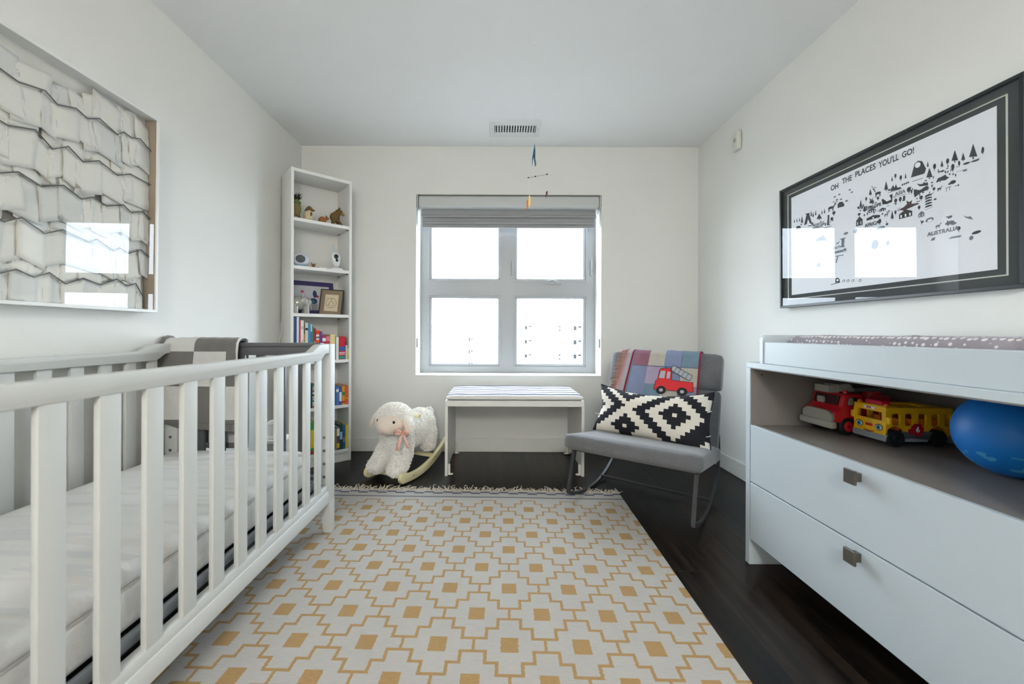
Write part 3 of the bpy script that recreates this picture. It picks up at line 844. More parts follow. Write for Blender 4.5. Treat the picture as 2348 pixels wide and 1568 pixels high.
# tray
tr = thing('changing_tray', 'white changing tray sitting on top of the dresser', 'tray', (1.29, 1.148, 0.812))
b = BM()
tx0, tx1, tz = -0.262, 0.225, 0.110
ring = lambda: None
def corner(x0, x1, zt, r=0.022, n=6):
    P = [(x0, 0), (x1, 0)]
    P += [(x1-r+r*math.cos(PI/2*k/n), zt-r+r*math.sin(PI/2*k/n)) for k in range(n+1)]
    P += [(x0+r-r*math.sin(PI/2*k/n), zt-r+r*math.cos(PI/2*k/n)) for k in range(n+1)]
    return P
for ya_ in (0.395, -0.413):
    b = BM(); prism(b, corner(tx0-0.004, tx1+0.004, tz), ya_, ya_+0.016, 'y'); obj('end_board', b, white_d, tr, 30)
b = BM(); box(b, tx0, tx0+0.016, -0.397, 0.395, 0, 0.083, 0.002, 1); obj('front_board', b, white_d, tr)
b = BM(); box(b, tx1-0.016, tx1, -0.397, 0.395, 0, tz, 0.002, 1); obj('back_board', b, white_d, tr)
def dots_mat():
    m, n, p = new_mat('dotted_cover', 0.85)
    v, (x, y, z) = n.coords('Object')
    vo = n.new('ShaderNodeTexVoronoi'); vo.inputs['Scale'].default_value = 68; vo.inputs['Randomness'].default_value = 0.35
    n.link(v, vo.inputs['Vector'])
    d = E_(n, vo.outputs['Distance']).lt(0.38)
    c = n.mix(d, n.mix(n.noise(v, 12.0), '#8b838c', '#a09aa2'), '#e4e1e4')
    n.link(c.s, p.inputs['Base Color'])
    set_bump(n, p, n.noise(v, 160.0), 0.3)
    return m
pd = thing('changing_pad', 'contoured changing pad in a grey cover with white dots', 'pad', (1.275, 1.140, 0.813))
b = BM(); nx, ny = 40, 70
def ppt(u, v, top):
    x = 0.205*math.copysign(1-(1-abs(u))**1.3, u)*1.0; y = 0.365*math.copysign(1-(1-abs(v))**1.3, v)
    t = (1-abs(u)**9)**.5*(1-abs(v)**12)**.5
    if top:
        h = 0.089 + 0.036*abs(u)**1.6
        w = 0.006*mnoise.noise(Vector((x*14, y*14, 2)))*(1 if v > 0.2 else .4)
        return (x, y, 0.02 + (h-0.02+w)*t)
    return (x, y, 0.02-0.018*t)
for top in (1, 0):
    gg = [[b.verts.new(ppt(-1+2*i/nx, -1+2*j/ny, top)) for i in range(nx+1)] for j in range(ny+1)]
    for j in range(ny):
        for i in range(nx): b.faces.new((gg[j][i], gg[j][i+1], gg[j+1][i+1], gg[j+1][i]))
bmesh.ops.remove_doubles(b, verts=list(b.verts), dist=0.0008)
bmesh.ops.recalc_face_normals(b, faces=list(b.faces))
obj('pad_body', b, dots_mat(), pd, 80)

# ---------------------------------------------------------------- rocking chair
CA = math.atan2(-0.60, 0.80)
CO = (0.366, 2.184)
ch = thing('rocking_chair', 'grey upholstered armless rocking chair on thin black metal rockers', 'chair', (CO[0], CO[1], 0), CA)
felt, n, p = new_mat('grey_felt', 0.9)
v, (x, y, z) = n.coords('Object')
n.link(n.mix(n.noise(v, 140.0, 3.0)*0.6 + n.noise(v, 14.0)*0.4, '#4f5054', '#77787c').s, p.inputs['Base Color'])
p.inputs['Sheen Weight'].default_value = 0.25
set_bump(n, p, n.noise(v, 260.0), 0.35)
blk_m = M('black_steel', '#282a2d', 0.45, 0.0, bump=0.02)
CW = 0.685
def soft(bm, x0, x1, y0, y1, z0, z1, r, M4=None, puff=0.0):
    """upholstered block: rounded box with slightly domed faces"""
    q = BM(); bmesh.ops.create_cube(q, size=2.0)
    bmesh.ops.subdivide_edges(q, edges=list(q.edges), cuts=15, use_grid_fill=True)
    hx, hy, hz = (x1-x0)/2, (y1-y0)/2, (z1-z0)/2
    for v_ in q.verts:
        c = v_.co; P = Vector((c.x*hx, c.y*hy, c.z*hz))
        I = Vector((max(-hx+r, min(hx-r, P.x)), max(-hy+r, min(hy-r, P.y)), max(-hz+r, min(hz-r, P.z))))
        d = P-I
        if d.length > 1e-9: P = I + d.normalized()*r if (abs(abs(c.x)-1) < 1e-4 or abs(abs(c.y)-1) < 1e-4 or abs(abs(c.z)-1) < 1e-4) else P
        if abs(abs(c.z)-1) < 1e-4: P.z += math.copysign(puff*(1-c.x**2)*(1-c.y**2), c.z)
        if abs(abs(c.y)-1) < 1e-4: P.y += math.copysign(puff*0.6*(1-c.x**2)*(1-c.z**2), c.y)
        v_.co = P + Vector(((x0+x1)/2, (y0+y1)/2, (z0+z1)/2))
    if M4 is not None: bmesh.ops.transform(q, matrix=M4, verts=list(q.verts))
    me = bpy.data.meshes.new('q'); q.to_mesh(me); q.free(); bm.from_mesh(me); bpy.data.meshes.remove(me)
    return bm
tilt = Matrix.Translation((0, 0, 0.385)) @ Matrix.Rotation(R(-8.5), 4, 'X')
b = BM(); soft(b, 0, CW, 0, 0.565, -0.085, 0, 0.028, tilt, 0.006); obj('seat', b, felt, ch, 70)
BT = Matrix.Translation((0, 0.520, 0.335)) @ Matrix.Rotation(R(-20.0), 4, 'X')
b = BM(); soft(b, 0.015, CW-0.015, 0.0, 0.075, -0.07, 0.285, 0.022, BT, 0.006); obj('backrest', b, felt, ch, 70)
b = BM(); soft(b, 0.012, CW-0.012, -0.008, 0.085, 0.290, 0.505, 0.028, BT, 0.007); obj('headrest', b, felt, ch, 70)
def srail(pts, w=0.011):
    b = BM(); tube(b, pts, w, 4, 1.0, up=(1, 0, 0)); return b
for xx in (0.035, CW-0.035):
    obj('front_leg', srail([(xx, 0.075, 0.30), (xx, -0.006, 0.070)], 0.013), blk_m, ch)
    c_ = []
    for k in range(19):
        t = k/18; y_ = -0.006 + 0.634*t
        z_ = 0.010 + 0.060*((0.30-y_)/0.306)**2 if y_ < 0.30 else 0.010 + 0.075*((y_-0.30)/0.33)**2.2
        c_.append((xx, y_, z_))
    c_ += [(xx, 0.675, 0.125), (xx, 0.700, 0.18), (xx, 0.712, 0.25), (xx, 0.695, 0.33), (xx, 0.640, 0.36)]
    obj('rocker', srail(c_), blk_m, ch, 50)
    obj('seat_rail', srail([(xx, 0.05, 0.287), (xx, 0.64, 0.205)], 0.010), blk_m, ch)
obj('front_crossbar', srail([(0.035, 0.076, 0.283), (CW-0.035, 0.076, 0.283)], 0.010), blk_m, ch)
obj('rear_crossbar', srail([(0.035, 0.45, 0.030), (CW-0.035, 0.45, 0.030)], 0.010), blk_m, ch)

# patchwork quilt hanging over the headrest
qm = {}
def qmat(k, c, **kw):
    m, n, p = new_mat('quilt_'+k, 0.85)
    v, (x, y, z) = n.coords('Object')
    s1 = n.noise(n.vec(x*260.0, y*20.0, z*20.0), 1.0, 1.0); s2 = n.noise(v, 25.0)
    cl = lin(c); lo = tuple(a*0.78 for a in cl)+(1,); hi = tuple(min(1, a*1.14) for a in cl)+(1,)
    n.link(n.mix(s1*0.6+s2*0.4, lo, hi).s, p.inputs['Base Color']); set_bump(n, p, n.noise(v, 60.0), 0.4, 0.003)
    return m
QN = ['blue', 'pink', 'cream', 'lavender', 'teal', 'red', 'maroon', 'stripepink', 'grey', 'seam']
QC = ['#7e89a8', '#8f6272', '#b5b0a6', '#a598b0', '#6f8799', '#8e1f30', '#7c1a2e', '#bd9098', '#aaa6ab', '#666d80']
QM = [qmat(a, c) for a, c in zip(QN, QC)]
ql = thing('patchwork_quilt', 'blue and pink patchwork quilt with a red fire engine over the chair headrest', 'quilt', (CO[0], CO[1], 0), CA)
qx0, qx1 = 0.118, 0.560
def bk(y, z):      # backrest frame to chair frame, in the YZ plane
    v_ = BT @ Vector((0, y, z)); return (v_.y, v_.z)
qpath = [bk(-0.020, 0.10), bk(-0.022, 0.20), bk(-0.024, 0.30), bk(-0.023, 0.42), bk(-0.020, 0.485), bk(-0.010, 0.506), bk(0.015, 0.519), bk(0.05, 0.521), bk(0.080, 0.514), bk(0.097, 0.495), bk(0.101, 0.45), bk(0.103, 0.32)]
grid = [[1, 2, 0, 4], [0, 3, 0, 2], [0, 4, 2, 0], [4, 2, 3, 0]]
def qfn(u, s, tot):
    d = s*tot            # 0 at the lower front hem
    ucol = [0.0, 0.055, 0.105, 0.135, 0.155]
    if u < 0.045: return 7
    if u < 0.10: return 8 if d > 0.13 else 7
    if u < 0.128: return 6
    if u > 0.985: return 5
    if u < 0.14: return 4
    top = 0.42
    c_ = min(3, int((u-0.14)/0.212)); 
    off = 0.0 if c_ % 2 == 0 else 0.0
    r_ = int((top - d)//0.115) if d < top else -1
    fu = ((u-0.14) % 0.212)/0.212; fr = ((top-d) % 0.115)/0.115
    if fu < 0.012 or fr < 0.02: return 9
    if r_ < 0: return [3, 2, 0, 4][c_]
    return grid[min(r_, 3)][c_]
def qx(s, u):
    lo = qx0 - 0.055*(1-min(1, s*1.6)); hi = qx1 + 0.0
    return lo + (hi-lo)*u
qo = drape(qpath, qx, 110, 'patched_top', QM, qfn, ql, 0.006, 0.006, 6)
# fringe of gathered pink ruffle down the left edge
b = BM(); rnd = random.Random(9)
N_ = 46
cum = [0]
for a, c in zip(qpath, qpath[1:]): cum.append(cum[-1]+math.dist(a, c))
def qat(d):
    i = 0
    while i < len(cum)-2 and cum[i+1] < d: i += 1
    f = (d-cum[i])/(cum[i+1]-cum[i]); A, B = qpath[i], qpath[i+1]
    ty, tz = B[0]-A[0], B[1]-A[1]; l = math.hypot(ty, tz)
    return A[0]+ty*f, A[1]+tz*f, -tz/l, ty/l
rowp = []
for k in range(N_*4+1):
    d = 0.002 + (cum[-1]*0.72)*k/(N_*4); y_, z_, ny_, nz_ = qat(d); x_ = qx(d/cum[-1], 0)
    w1 = 0.007*math.sin(k*PI/2*0.9) ; row = []
    for j in range(4):
        f = j/3
        row.append(b.verts.new((x_ + 0.006 - 0.05*f - 0.006*math.sin(k*0.8)*f, y_+ny_*(0.004+w1*f), z_+nz_*(0.004+w1*f) - 0.012*f)))
    rowp.append(row)
for A, B in zip(rowp, rowp[1:]):
    for j in range(3): b.faces.new((A[j], A[j+1], B[j+1], B[j]))
bmesh.ops.recalc_face_normals(b, faces=list(b.faces))
o_ = obj('ruffle', b, M('ruffle_pink', '#a3837a', 0.85, var=0.2, vscale=60), ql, 70)
md = o_.modifiers.new('thick', 'SOLIDIFY'); md.thickness = 0.002
# applique: pieces cut as outlines in the quilt's flat coordinates (u metres from left, d metres from hem)
def on_quilt(a, d, lift):
    y_, z_, ny_, nz_ = qat(max(0.001, d)); s_ = d/cum[-1]
    x_ = qx(s_, 0) + a*(qx(s_, 1)-qx(s_, 0))
    return (x_, y_-abs(ny_)*lift if ny_ < 0 else y_+ny_*lift, z_+nz_*lift)
def applique(poly, lift, mi, b):
    poly = [(0.49+(a-0.52)*0.99, D0-0.010+(d-D0)*0.85) for a, d in poly]
    """fill outline, cut finely, bend onto the quilt"""
    q = BM(); vs = [q.verts.new((a, d, 0)) for a, d in poly]; q.faces.new(vs)
    for s_ in range(1):
        for k in range(1, 40):
            bmesh.ops.bisect_plane(q, geom=list(q.verts)+list(q.edges)+list(q.faces), plane_co=(0, k*0.0125, 0), plane_no=(0, 1, 0))
        for k in range(1, 30):
            bmesh.ops.bisect_plane(q, geom=list(q.verts)+list(q.edges)+list(q.faces), plane_co=(k/30, 0, 0), plane_no=(1, 0, 0))
    m = {v_: b.verts.new(on_quilt(v_.co.x, v_.co.y, lift)) for v_ in q.verts}
    for f in q.faces:
        try: nf = b.faces.new([m[v_] for v_ in f.verts]); nf.material_index = mi
        except ValueError: pass
    q.free()
AP = [M('applique_red', '#d3202a', 0.6, var=0.08), M('applique_black', '#17181c', 0.7), M('applique_grey', '#a9adb5', 0.6), M('applique_blue', '#1f6aa0', 0.6), M('applique_white', '#e2e2e0', 0.7)]
b = BM()
# quilt coordinates: u 0..1 across, d up from hem
D0 = 0.165
def U(a): return 0.50 + (a-0)*1.0
body = [(0.52, D0), (0.525, D0+0.065), (0.545, D0+0.070), (0.555, D0+0.150), (0.575, D0+0.160), (0.705, D0+0.160), (0.715, D0+0.075), (0.975, D0+0.068), (0.985, D0)]
applique(body, 0.0085, 0, b)
def circ(cu_, cd, r, n=20, ru=None): return [(cu_+(ru or r/0.5)*math.cos(2*PI*k/n), cd+r*math.sin(2*PI*k/n)) for k in range(n)]
for cu_ in (0.610, 0.860):
    applique(circ(cu_, D0-0.002, 0.030), 0.0098, 1, b); applique(circ(cu_, D0-0.002, 0.012), 0.0110, 2, b)
applique([(0.560, D0+0.085), (0.570, D0+0.140), (0.630, D0+0.140), (0.630, D0+0.085)], 0.0098, 2, b)
applique([(0.655, D0+0.085), (0.655, D0+0.135), (0.695, D0+0.135), (0.695, D0+0.085)], 0.0098, 2, b)
applique([(0.610, D0+0.160), (0.612, D0+0.176), (0.650, D0+0.176), (0.650, D0+0.160)], 0.0098, 3, b)
# ladder leaning up from the back of the engine
l0, l1 = Vector((0.965, D0+0.115)), Vector((0.720, D0+0.185)); dv = l1-l0; nv_ = Vector((-0.035, -0.036))
lad = [(l0.x, l0.y), (l1.x, l1.y), (l1.x+nv_.x, l1.y+nv_.y), (l0.x+nv_.x, l0.y+nv_.y)]
applique(lad, 0.0085, 2, b)
def bar(pa, pb, w):
    pa = Vector(pa); pb = Vector(pb); t = (pb-pa); s = Vector((t.x*0.5, t.y)).normalized(); nn = Vector((-s.y/0.5, s.x))*w
    applique([tuple(pa-nn), tuple(pb-nn), tuple(pb+nn), tuple(pa+nn)], 0.0098, 1, b)
bar(l0, l1, 0.0016); bar(l0+nv_, l1+nv_, 0.0016)
for f in (0, .2, .4, .6, .8, 1): bar(l0+dv*f, l0+dv*f+nv_, 0.0013)
for i in range(len(body)): bar(body[i], body[(i+1) % len(body)], 0.0012)
obj('fire_engine_applique', b, AP, ql)

# black and white lumbar pillow
def ring_col(i, j):
    best = 99
    for (cx, cy, lim) in ((0, 0, 99), (-21, -1, 99), (-11, 5, 6.5), (-11, -12, 99), (9, 9, 99), (10, -12, 99), (-22, 13, 99)):
        dd = abs(i-cx)+abs(j-cy)
        if dd < best and dd <= lim: best = dd
    return 0 if best < 0.5 or 3.5 < best < 6.5 or best > 9.5 else 1
pw_m = [M('pillow_cream', '#e6e0d4', 0.85, bump=0.4, bscale=300, var=0.04), M('pillow_black', '#12141d', 0.85, bump=0.4, bscale=300, var=0.1)]
pw = thing('lumbar_pillow', 'oblong black and cream pillow with stepped diamonds on the rocking chair', 'pillow', (CO[0], CO[1], 0), CA)
PWm = Matrix.Translation((0.352, 0.395, 0.462)) @ Matrix.Rotation(R(1.5), 4, 'Y') @ Matrix.Rotation(R(-24), 4, 'X')
b = BM(); ncx, ncy = 27, 15; nx, ny = ncx*3, ncy*3
Wp, Hp = 0.322, 0.158
def pillow_pt(u, v, sgn):
    x = u*(1 - 0.075*(1-abs(v)**1.5)*abs(u)**2) ; y = v*(1 - 0.13*(1-abs(u)**1.8)*abs(v)**2)
    t = max(0, (1-abs(u)**3.2))**.6*max(0, (1-abs(v)**2.6))**.6
    y *= 1+0.09*u; x -= 0.05*max(0, v)*max(0, u)
    sag = -0.028*(1-u*u)*max(0, v)     # dip in the middle of the upper edge
    wr = 0.004*mnoise.noise(Vector((u*3, v*3, sgn)))*t + 0.003*math.sin((u*14+v*9))*t*abs(u)
    return PWm @ Vector((x*Wp, sgn*(0.080*t)+wr+0.012*math.sin(v*4+u*5)*abs(u)**3, y*Hp+sag))
for sgn in (-1, 1):
    gg = [[b.verts.new(pillow_pt(-1+2*i/nx, -1+2*j/ny, sgn)) for i in range(nx+1)] for j in range(ny+1)]
    for j in range(ny):
        for i in range(nx):
            f = b.faces.new((gg[j][i], gg[j][i+1], gg[j+1][i+1], gg[j+1][i]))
            f.material_index = ring_col(i//3-19, 7-j//3)
bmesh.ops.remove_doubles(b, verts=list(b.verts), dist=0.0008)
bmesh.ops.recalc_face_normals(b, faces=list(b.faces))
obj('pillow_cover', b, pw_m, pw, 80)
b = BM(); tube(b, [pillow_pt(-1+2*k/60, 1, -1) for k in range(61)] + [pillow_pt(1, 1-2*k/40, -1) for k in range(1, 40)], 0.0035, 6)
obj('black_piping', b, pw_m[1], pw, 60)
for (u0, v0) in ((0.955, -0.45), (0.96, 0.30), (-0.97, -0.35)):
    P0 = pillow_pt(u0, v0, -1)
    b = BM(); tube(b, [P0, P0+Vector((0.012, -0.010, 0.004)), P0+Vector((0.022*(1 if u0 > 0 else -1), -0.008, 0.012))], [0.003, 0.0025, 0.0018], 6); obj('tie', b, pw_m[0], pw, 60)

# ---------------------------------------------------------------- rocking lamb
LA = math.atan2(-0.406, 0.914)
lb = thing('rocking_lamb', 'white plush rocking lamb with a pink bow on pale wooden rockers', 'toy', (-0.675, 2.50, 0), LA)
fl = M('lamb_fleece', '#fbf8f2', 0.95, bump=0.2, var=0.05, vscale=35, sheen=0.5)
skin = M('lamb_velour', '#eddccd', 0.9, bump=0.15, bscale=200, var=0.05, sheen=0.5)
wood = M('cream_painted_wood', '#e8dfb4', 0.45, var=0.05)
B_ = BM()
ell(B_, (0, 0.235, 0.265), (0.110, 0.185, 0.108), Matrix.Rotation(R(8), 3, 'X'))
ell(B_, (0, 0.100, 0.235), (0.110, 0.105, 0.125)); ell(B_, (0, 0.345, 0.290), (0.108, 0.105, 0.105))
limb(B_, (0.060, 0.075, 0.17), (0.073, 0.020, 0.105), 0.066, 0.060); limb(B_, (-0.060, 0.075, 0.17), (-0.073, 0.020, 0.105), 0.066, 0.060)
ell(B_, (0.075, -0.010, 0.092), (0.056, 0.062, 0.048)); ell(B_, (-0.075, -0.010, 0.092), (0.056, 0.062, 0.048))
limb(B_, (0.062, 0.35, 0.24), (0.078, 0.33, 0.165), 0.064, 0.054); limb(B_, (-0.062, 0.35, 0.24), (-0.078, 0.33, 0.165), 0.064, 0.054)
ell(B_, (0.0, 0.06, 0.31), (0.085, 0.085, 0.08)); ell(B_, (0, 0.445, 0.345), (0.03, 0.035, 0.028))
bodym = blob_mesh(B_, 0.008, 6)
body_o = obj('body', bodym.copy(), fl, lb, 179)
tb = tufts(bodym, 12500, 0.0125, 0.0030, 3, curl=0.9)
obj('fleece', tb, fl, body_o, 60)
hx_, hy_, hz_ = 0.048, 0.006, 0.395
H = BM(); ell(H, (hx_, hy_, hz_), (0.118, 0.108, 0.094)); ell(H, (hx_+0.01, hy_-0.045, hz_-0.022), (0.078, 0.07, 0.060)); 
headm = blob_mesh(H, 0.007, 5)
head = obj('head', headm.copy(), fl, lb, 179)
def is_face(p_): return p_.y < hy_-0.045 and p_.z < hz_+0.040 and abs(p_.x-hx_) < 0.085
obj('head_fleece', tufts(headm, 4200, 0.0105, 0.0030, 5, curl=0.9, keep=lambda p_: not (p_.y < hy_-0.040 and (p_.z < hz_+0.038-0.18*abs(p_.x-hx_)) and abs(p_.x-hx_) < 0.078)), fl, head, 60)
F = BM(); ell(F, (hx_+0.012, hy_-0.058, hz_-0.020), (0.097, 0.076, 0.068)); ell(F, (hx_+0.012, hy_-0.075, hz_-0.035), (0.062, 0.070, 0.048))
obj('muzzle', blob_mesh(F, 0.006, 8), skin, head, 179)
for sx in (-1, 1):
    b = BM(); ell(b, (hx_+0.024+sx*0.059, hy_-0.112, hz_+0.004), (0.0085, 0.006, 0.0085), sub=3); obj('eye', b, M('eye_black', '#0c0c10', 0.15), head, 179)
    E2 = BM(); ell(E2, (hx_+sx*0.128, hy_-0.030, hz_-0.018), (0.022, 0.036, 0.056), Matrix.Rotation(R(sx*-30), 3, 'Y') @ Matrix.Rotation(R(sx*-25), 3, 'Z')); em = blob_mesh(E2, 0.006, 3)
    eo = obj('ear', em.copy(), fl, head, 179); b = BM(); ell(b, (hx_+sx*0.124, hy_-0.050, hz_-0.022), (0.017, 0.016, 0.044), Matrix.Rotation(R(sx*-30), 3, 'Y')); obj('ear_lining', b, skin, eo, 179); obj('ear_fleece', tufts(em, 420, 0.007, 0.0026, 8+sx, keep=lambda p_: p_.y > hy_-0.048, curl=0.9), fl, eo, 60)
b = BM(); tube(b, [(hx_+0.002, hy_-0.146, hz_-0.064), (hx_+0.010, hy_-0.147, hz_-0.067), (hx_+0.024, hy_-0.144, hz_-0.062), (hx_+0.031, hy_-0.140, hz_-0.054)], 0.0012, 5); obj('mouth_stitch', b, M('stitch_rose', '#b98a7c', 0.8), head, 60)
pink = M('satin_ribbon', '#f1bfae', 0.4, var=0.06, sheen=0.3)
# bow on the right of the neck
bow = BM()
def ribbon(b, pts, w, ax=(1, 0, 0), th=0.0012):
    A = Vector(ax).normalized(); rows = []
    for i, p_ in enumerate(pts):
        p_ = Vector(p_); ww = w[i] if hasattr(w, '__len__') else w
        rows.append((b.verts.new(p_-A*ww/2), b.verts.new(p_+A*ww/2)))
    for a_, c_ in zip(rows, rows[1:]): b.faces.new((a_[0], a_[1], c_[1], c_[0]))
nk = (0.180, -0.070, 0.338)
def P3(dx, dy, dz): return (nk[0]+dx, nk[1]+dy, nk[2]+dz)
ribbon(bow, [P3(0, -.012, 0), P3(-0.030, -.030, 0.016), P3(-0.052, -.030, 0.004), P3(-0.035, -.022, -0.010), P3(0, -.012, -0.004)], [.01, .022, .026, .02, .01], (0.3, 0, 1))
ribbon(bow, [P3(0, -.012, 0), P3(0.026, -.022, 0.014), P3(0.044, -.016, 0.006), P3(0.028, -.01, -0.012), P3(0, -.012, -0.004)], [.01, .02, .024, .02, .01], (-0.3, 0, 1))
ribbon(bow, [P3(0, -.014, 0), P3(-0.003, -.036, -0.03), P3(-0.008, -.046, -0.06), P3(-0.010, -.050, -0.098)], [0.010, 0.022, 0.026, 0.028])
ribbon(bow, [P3(0, -.012, 0), P3(0.022, -.030, -0.02), P3(0.040, -.036, -0.05), P3(0.052, -.034, -0.078)], [0.010, 0.018, 0.020, 0.022])
o_ = obj('ribbon_bow', bow, pink, lb, 70); md = o_.modifiers.new('t', 'SOLIDIFY'); md.thickness = 0.0012
b = BM(); ell(b, P3(0, -.016, 0), (0.008, 0.007, 0.009)); obj('bow_knot', b, M('ribbon_knot', '#ec9f85', 0.5), o_, 179)
b = BM(); cyl(b, (-0.105, 0.130, 0.392), (0.150, 0.130, 0.392), 0.011, seg=16); obj('handle_dowel', b, wood, lb, 40)
b = BM(); ell(b, (0, 0.462, 0.352), (0.026, 0.03, 0.03)); tm = blob_mesh(b, 0.006, 2); to = obj('tail', tm.copy(), fl, lb, 179); obj('tail_fleece', tufts(tm, 260, 0.014, 0.0028, 30, curl=0.9), fl, to, 60)
for sx in (-1, 1):
    up, lo = [], []
    for k in range(25):
        y_ = -0.035 + 0.555*k/24
        zc = 0.9*(max(0, y_-0.10))**2 + 0.45*(min(0, y_-0.10))**2 + 0.006
        h = 0.046 + (0.016 if y_ < 0.0 else 0.016*max(0, 1-y_/0.05))
        up.append((y_, zc+h)); lo.append((y_, zc))
    front = [(-0.048, 0.026), (-0.054, 0.042), (-0.050, 0.060), (-0.042, 0.070)]
    poly = lo + list(reversed(up)) + list(reversed(front))
    xx = sx*0.132
    b = BM(); prism(b, poly, xx-0.0125, xx+0.0125, 'x')
    es = [e for e in b.edges if len(e.link_faces) == 2 and e.calc_face_angle(0) > 1.2]
    bmesh.ops.bevel(b, geom=es, offset=0.003, segments=2, profile=0.5, affect='EDGES')
    ro = obj('rocker', b, wood, lb, 40)
    for yy, zz in ((0.075, 0.033), (0.33, 0.080)):
        b = BM(); cyl(b, (xx+sx*0.0118, yy, zz), (xx+sx*0.0135, yy, zz), 0.004, seg=10); obj('screw', b, M('pin_dark', '#4a4745', 0.5), ro, 40)
for y_, z_ in ((0.030, 0.040), (0.32, 0.090)):
    b = BM(); box(b, -0.12, 0.12, y_-0.025, y_+0.025, z_-0.008, z_+0.008, 0.002); obj('crossbar', b, wood, lb, 40)

# ---------------------------------------------------------------- toys in the dresser cubby
CZ = 0.560
red = M('toy_red', '#c01422', 0.32, bump=0, coat=0.2); tgrey = M('toy_grey', '#a3a39b', 0.4, bump=0)
yel = M('toy_yellow', '#f2bd10', 0.32, bump=0, coat=0.2); tyre = M('toy_tyre', '#1b1c20', 0.55); dark_in = M('toy_interior', '#3a1015', 0.6)
bgry = M('toy_bus_grey', '#8f98a0', 0.4, bump=0)
def outline_round(pts, r, n=4):
    out = []
    N = len(pts)
    for i in range(N):
        P = Vector(pts[i]); A = Vector(pts[i-1]); B = Vector(pts[(i+1) % N])
        ra = min(r, (A-P).length*.45, (B-P).length*.45)
        p0 = P+(A-P).normalized()*ra; p1 = P+(B-P).normalized()*ra
        for k in range(n+1):
            t = k/n; q = p0*(1-t)**2 + P*2*t*(1-t) + p1*t*t; out.append((q.x, q.y))
    return out
def bev_all(b, off, ang=0.6, seg=2):
    es = [e for e in b.edges if len(e.link_faces) == 2 and e.calc_face_angle(0) > ang]
    bmesh.ops.bevel(b, geom=es, offset=off, segments=seg, profile=0.5, affect='EDGES')
# fire truck, front towards -X of the world ; local x backwards, y across
ft = thing('toy_fire_truck', 'red toy fire truck with a grey ladder in the dresser cubby', 'toy truck', (1.205, 1.514, CZ), R(2))
b = BM()
side = outline_round([(0.012, 0.045), (0.012, 0.085), (0.040, 0.098), (0.052, 0.148), (0.118, 0.150), (0.122, 0.120), (0.30, 0.118), (0.30, 0.040)], 0.010)
prism(b, side, -0.068, 0.068, 'y'); bev_all(b, 0.006)
cab = obj('body', b, red, ft, 40)
b = BM(); prism(b, outline_round([(0.0405, 0.106), (0.0505, 0.141), (0.0535, 0.141), (0.0440, 0.106)], 0.001), -0.052, 0.052, 'y'); b2 = b
bmesh.ops.translate(b, vec=(-0.004, 0, 0), verts=list(b.verts)); obj('windscreen', b, dark_in, cab)
for sy in (-1, 1):
    b = BM(); prism(b, outline_round([(0.058, 0.108), (0.064, 0.138), (0.095, 0.138), (0.100, 0.108)], 0.006), sy*0.0675, sy*0.0695, 'y'); wo = obj('side_window', b, dark_in, cab)
    b = BM(); prism(b, outline_round([(0.060, 0.110), (0.065, 0.136), (0.080, 0.136), (0.082, 0.110)], 0.004), sy*0.0695, sy*0.0705, 'y'); obj('seat_back', b, tgrey, wo)
b = BM(); box(b, 0.030, 0.040, 0.0, 0.030, 0.108, 0.132, 0.004); obj('front_seat', b, tgrey, cab, 40)
b = BM(); prism(b, outline_round([(-0.066, 0.048), (-0.066, 0.075), (-0.045, 0.088), (0.045, 0.088), (0.066, 0.075), (0.066, 0.048)], 0.010), 0.004, 0.016, 'x'); bev_all(b, 0.002); obj('grille', b, tgrey, ft, 40)
b = BM(); box(b, -0.004, 0.020, -0.074, 0.074, 0.024, 0.050, 0.007, 3); obj('bumper', b, tgrey, ft, 40)
b = BM(); box(b, 0.02, 0.29, -0.055, 0.055, 0.028, 0.05); obj('chassis', b, tyre, ft)
b = BM(); lathe(b, [(0.009, 0), (0.009, 0.006), (0.006, 0.011)], 14, Matrix.Translation((0.075, -0.045, 0.149))); obj('beacon', b, red, ft, 40)
# ladder with bucket above the cab
b = BM(); box(b, 0.024, 0.064, -0.030, 0.030, 0.150, 0.1535); box(b, 0.024, 0.027, -0.030, 0.030, 0.150, 0.176); box(b, 0.060, 0.064, -0.030, 0.030, 0.150, 0.180)
for sy in (-1, 1): box(b, 0.024, 0.064, sy*0.030-0.0015, sy*0.030+0.0015, 0.150, 0.176)
obj('bucket', b, tgrey, ft)
b = BM(); prism(b, outline_round([(0.062, 0.154), (0.070, 0.180), (0.10, 0.182), (0.118, 0.160), (0.118, 0.154)], 0.006), -0.036, -0.024, 'y'); obj('bucket_arm', b, tgrey, ft)
b = BM()
for sy in (-1, 1): box(b, 0.066, 0.285, sy*0.022-0.004, sy*0.022+0.004, 0.152, 0.166, 0.001, 1)
for k in range(9): box(b, 0.075+0.024*k, 0.081+0.024*k, -0.02, 0.02, 0.156, 0.162)
obj('ladder', b, M('toy_ladder', '#6b6c70', 0.45), ft)
b = BM(); cyl(b, (0.215, 0, 0.117), (0.215, 0, 0.152), 0.035, 0.028, 20); obj('turntable', b, red, ft, 40)
b = BM(); box(b, 0.19, 0.25, -0.045, 0.045, 0.117, 0.138, 0.004); obj('ladder_base', b, red, ft, 40)
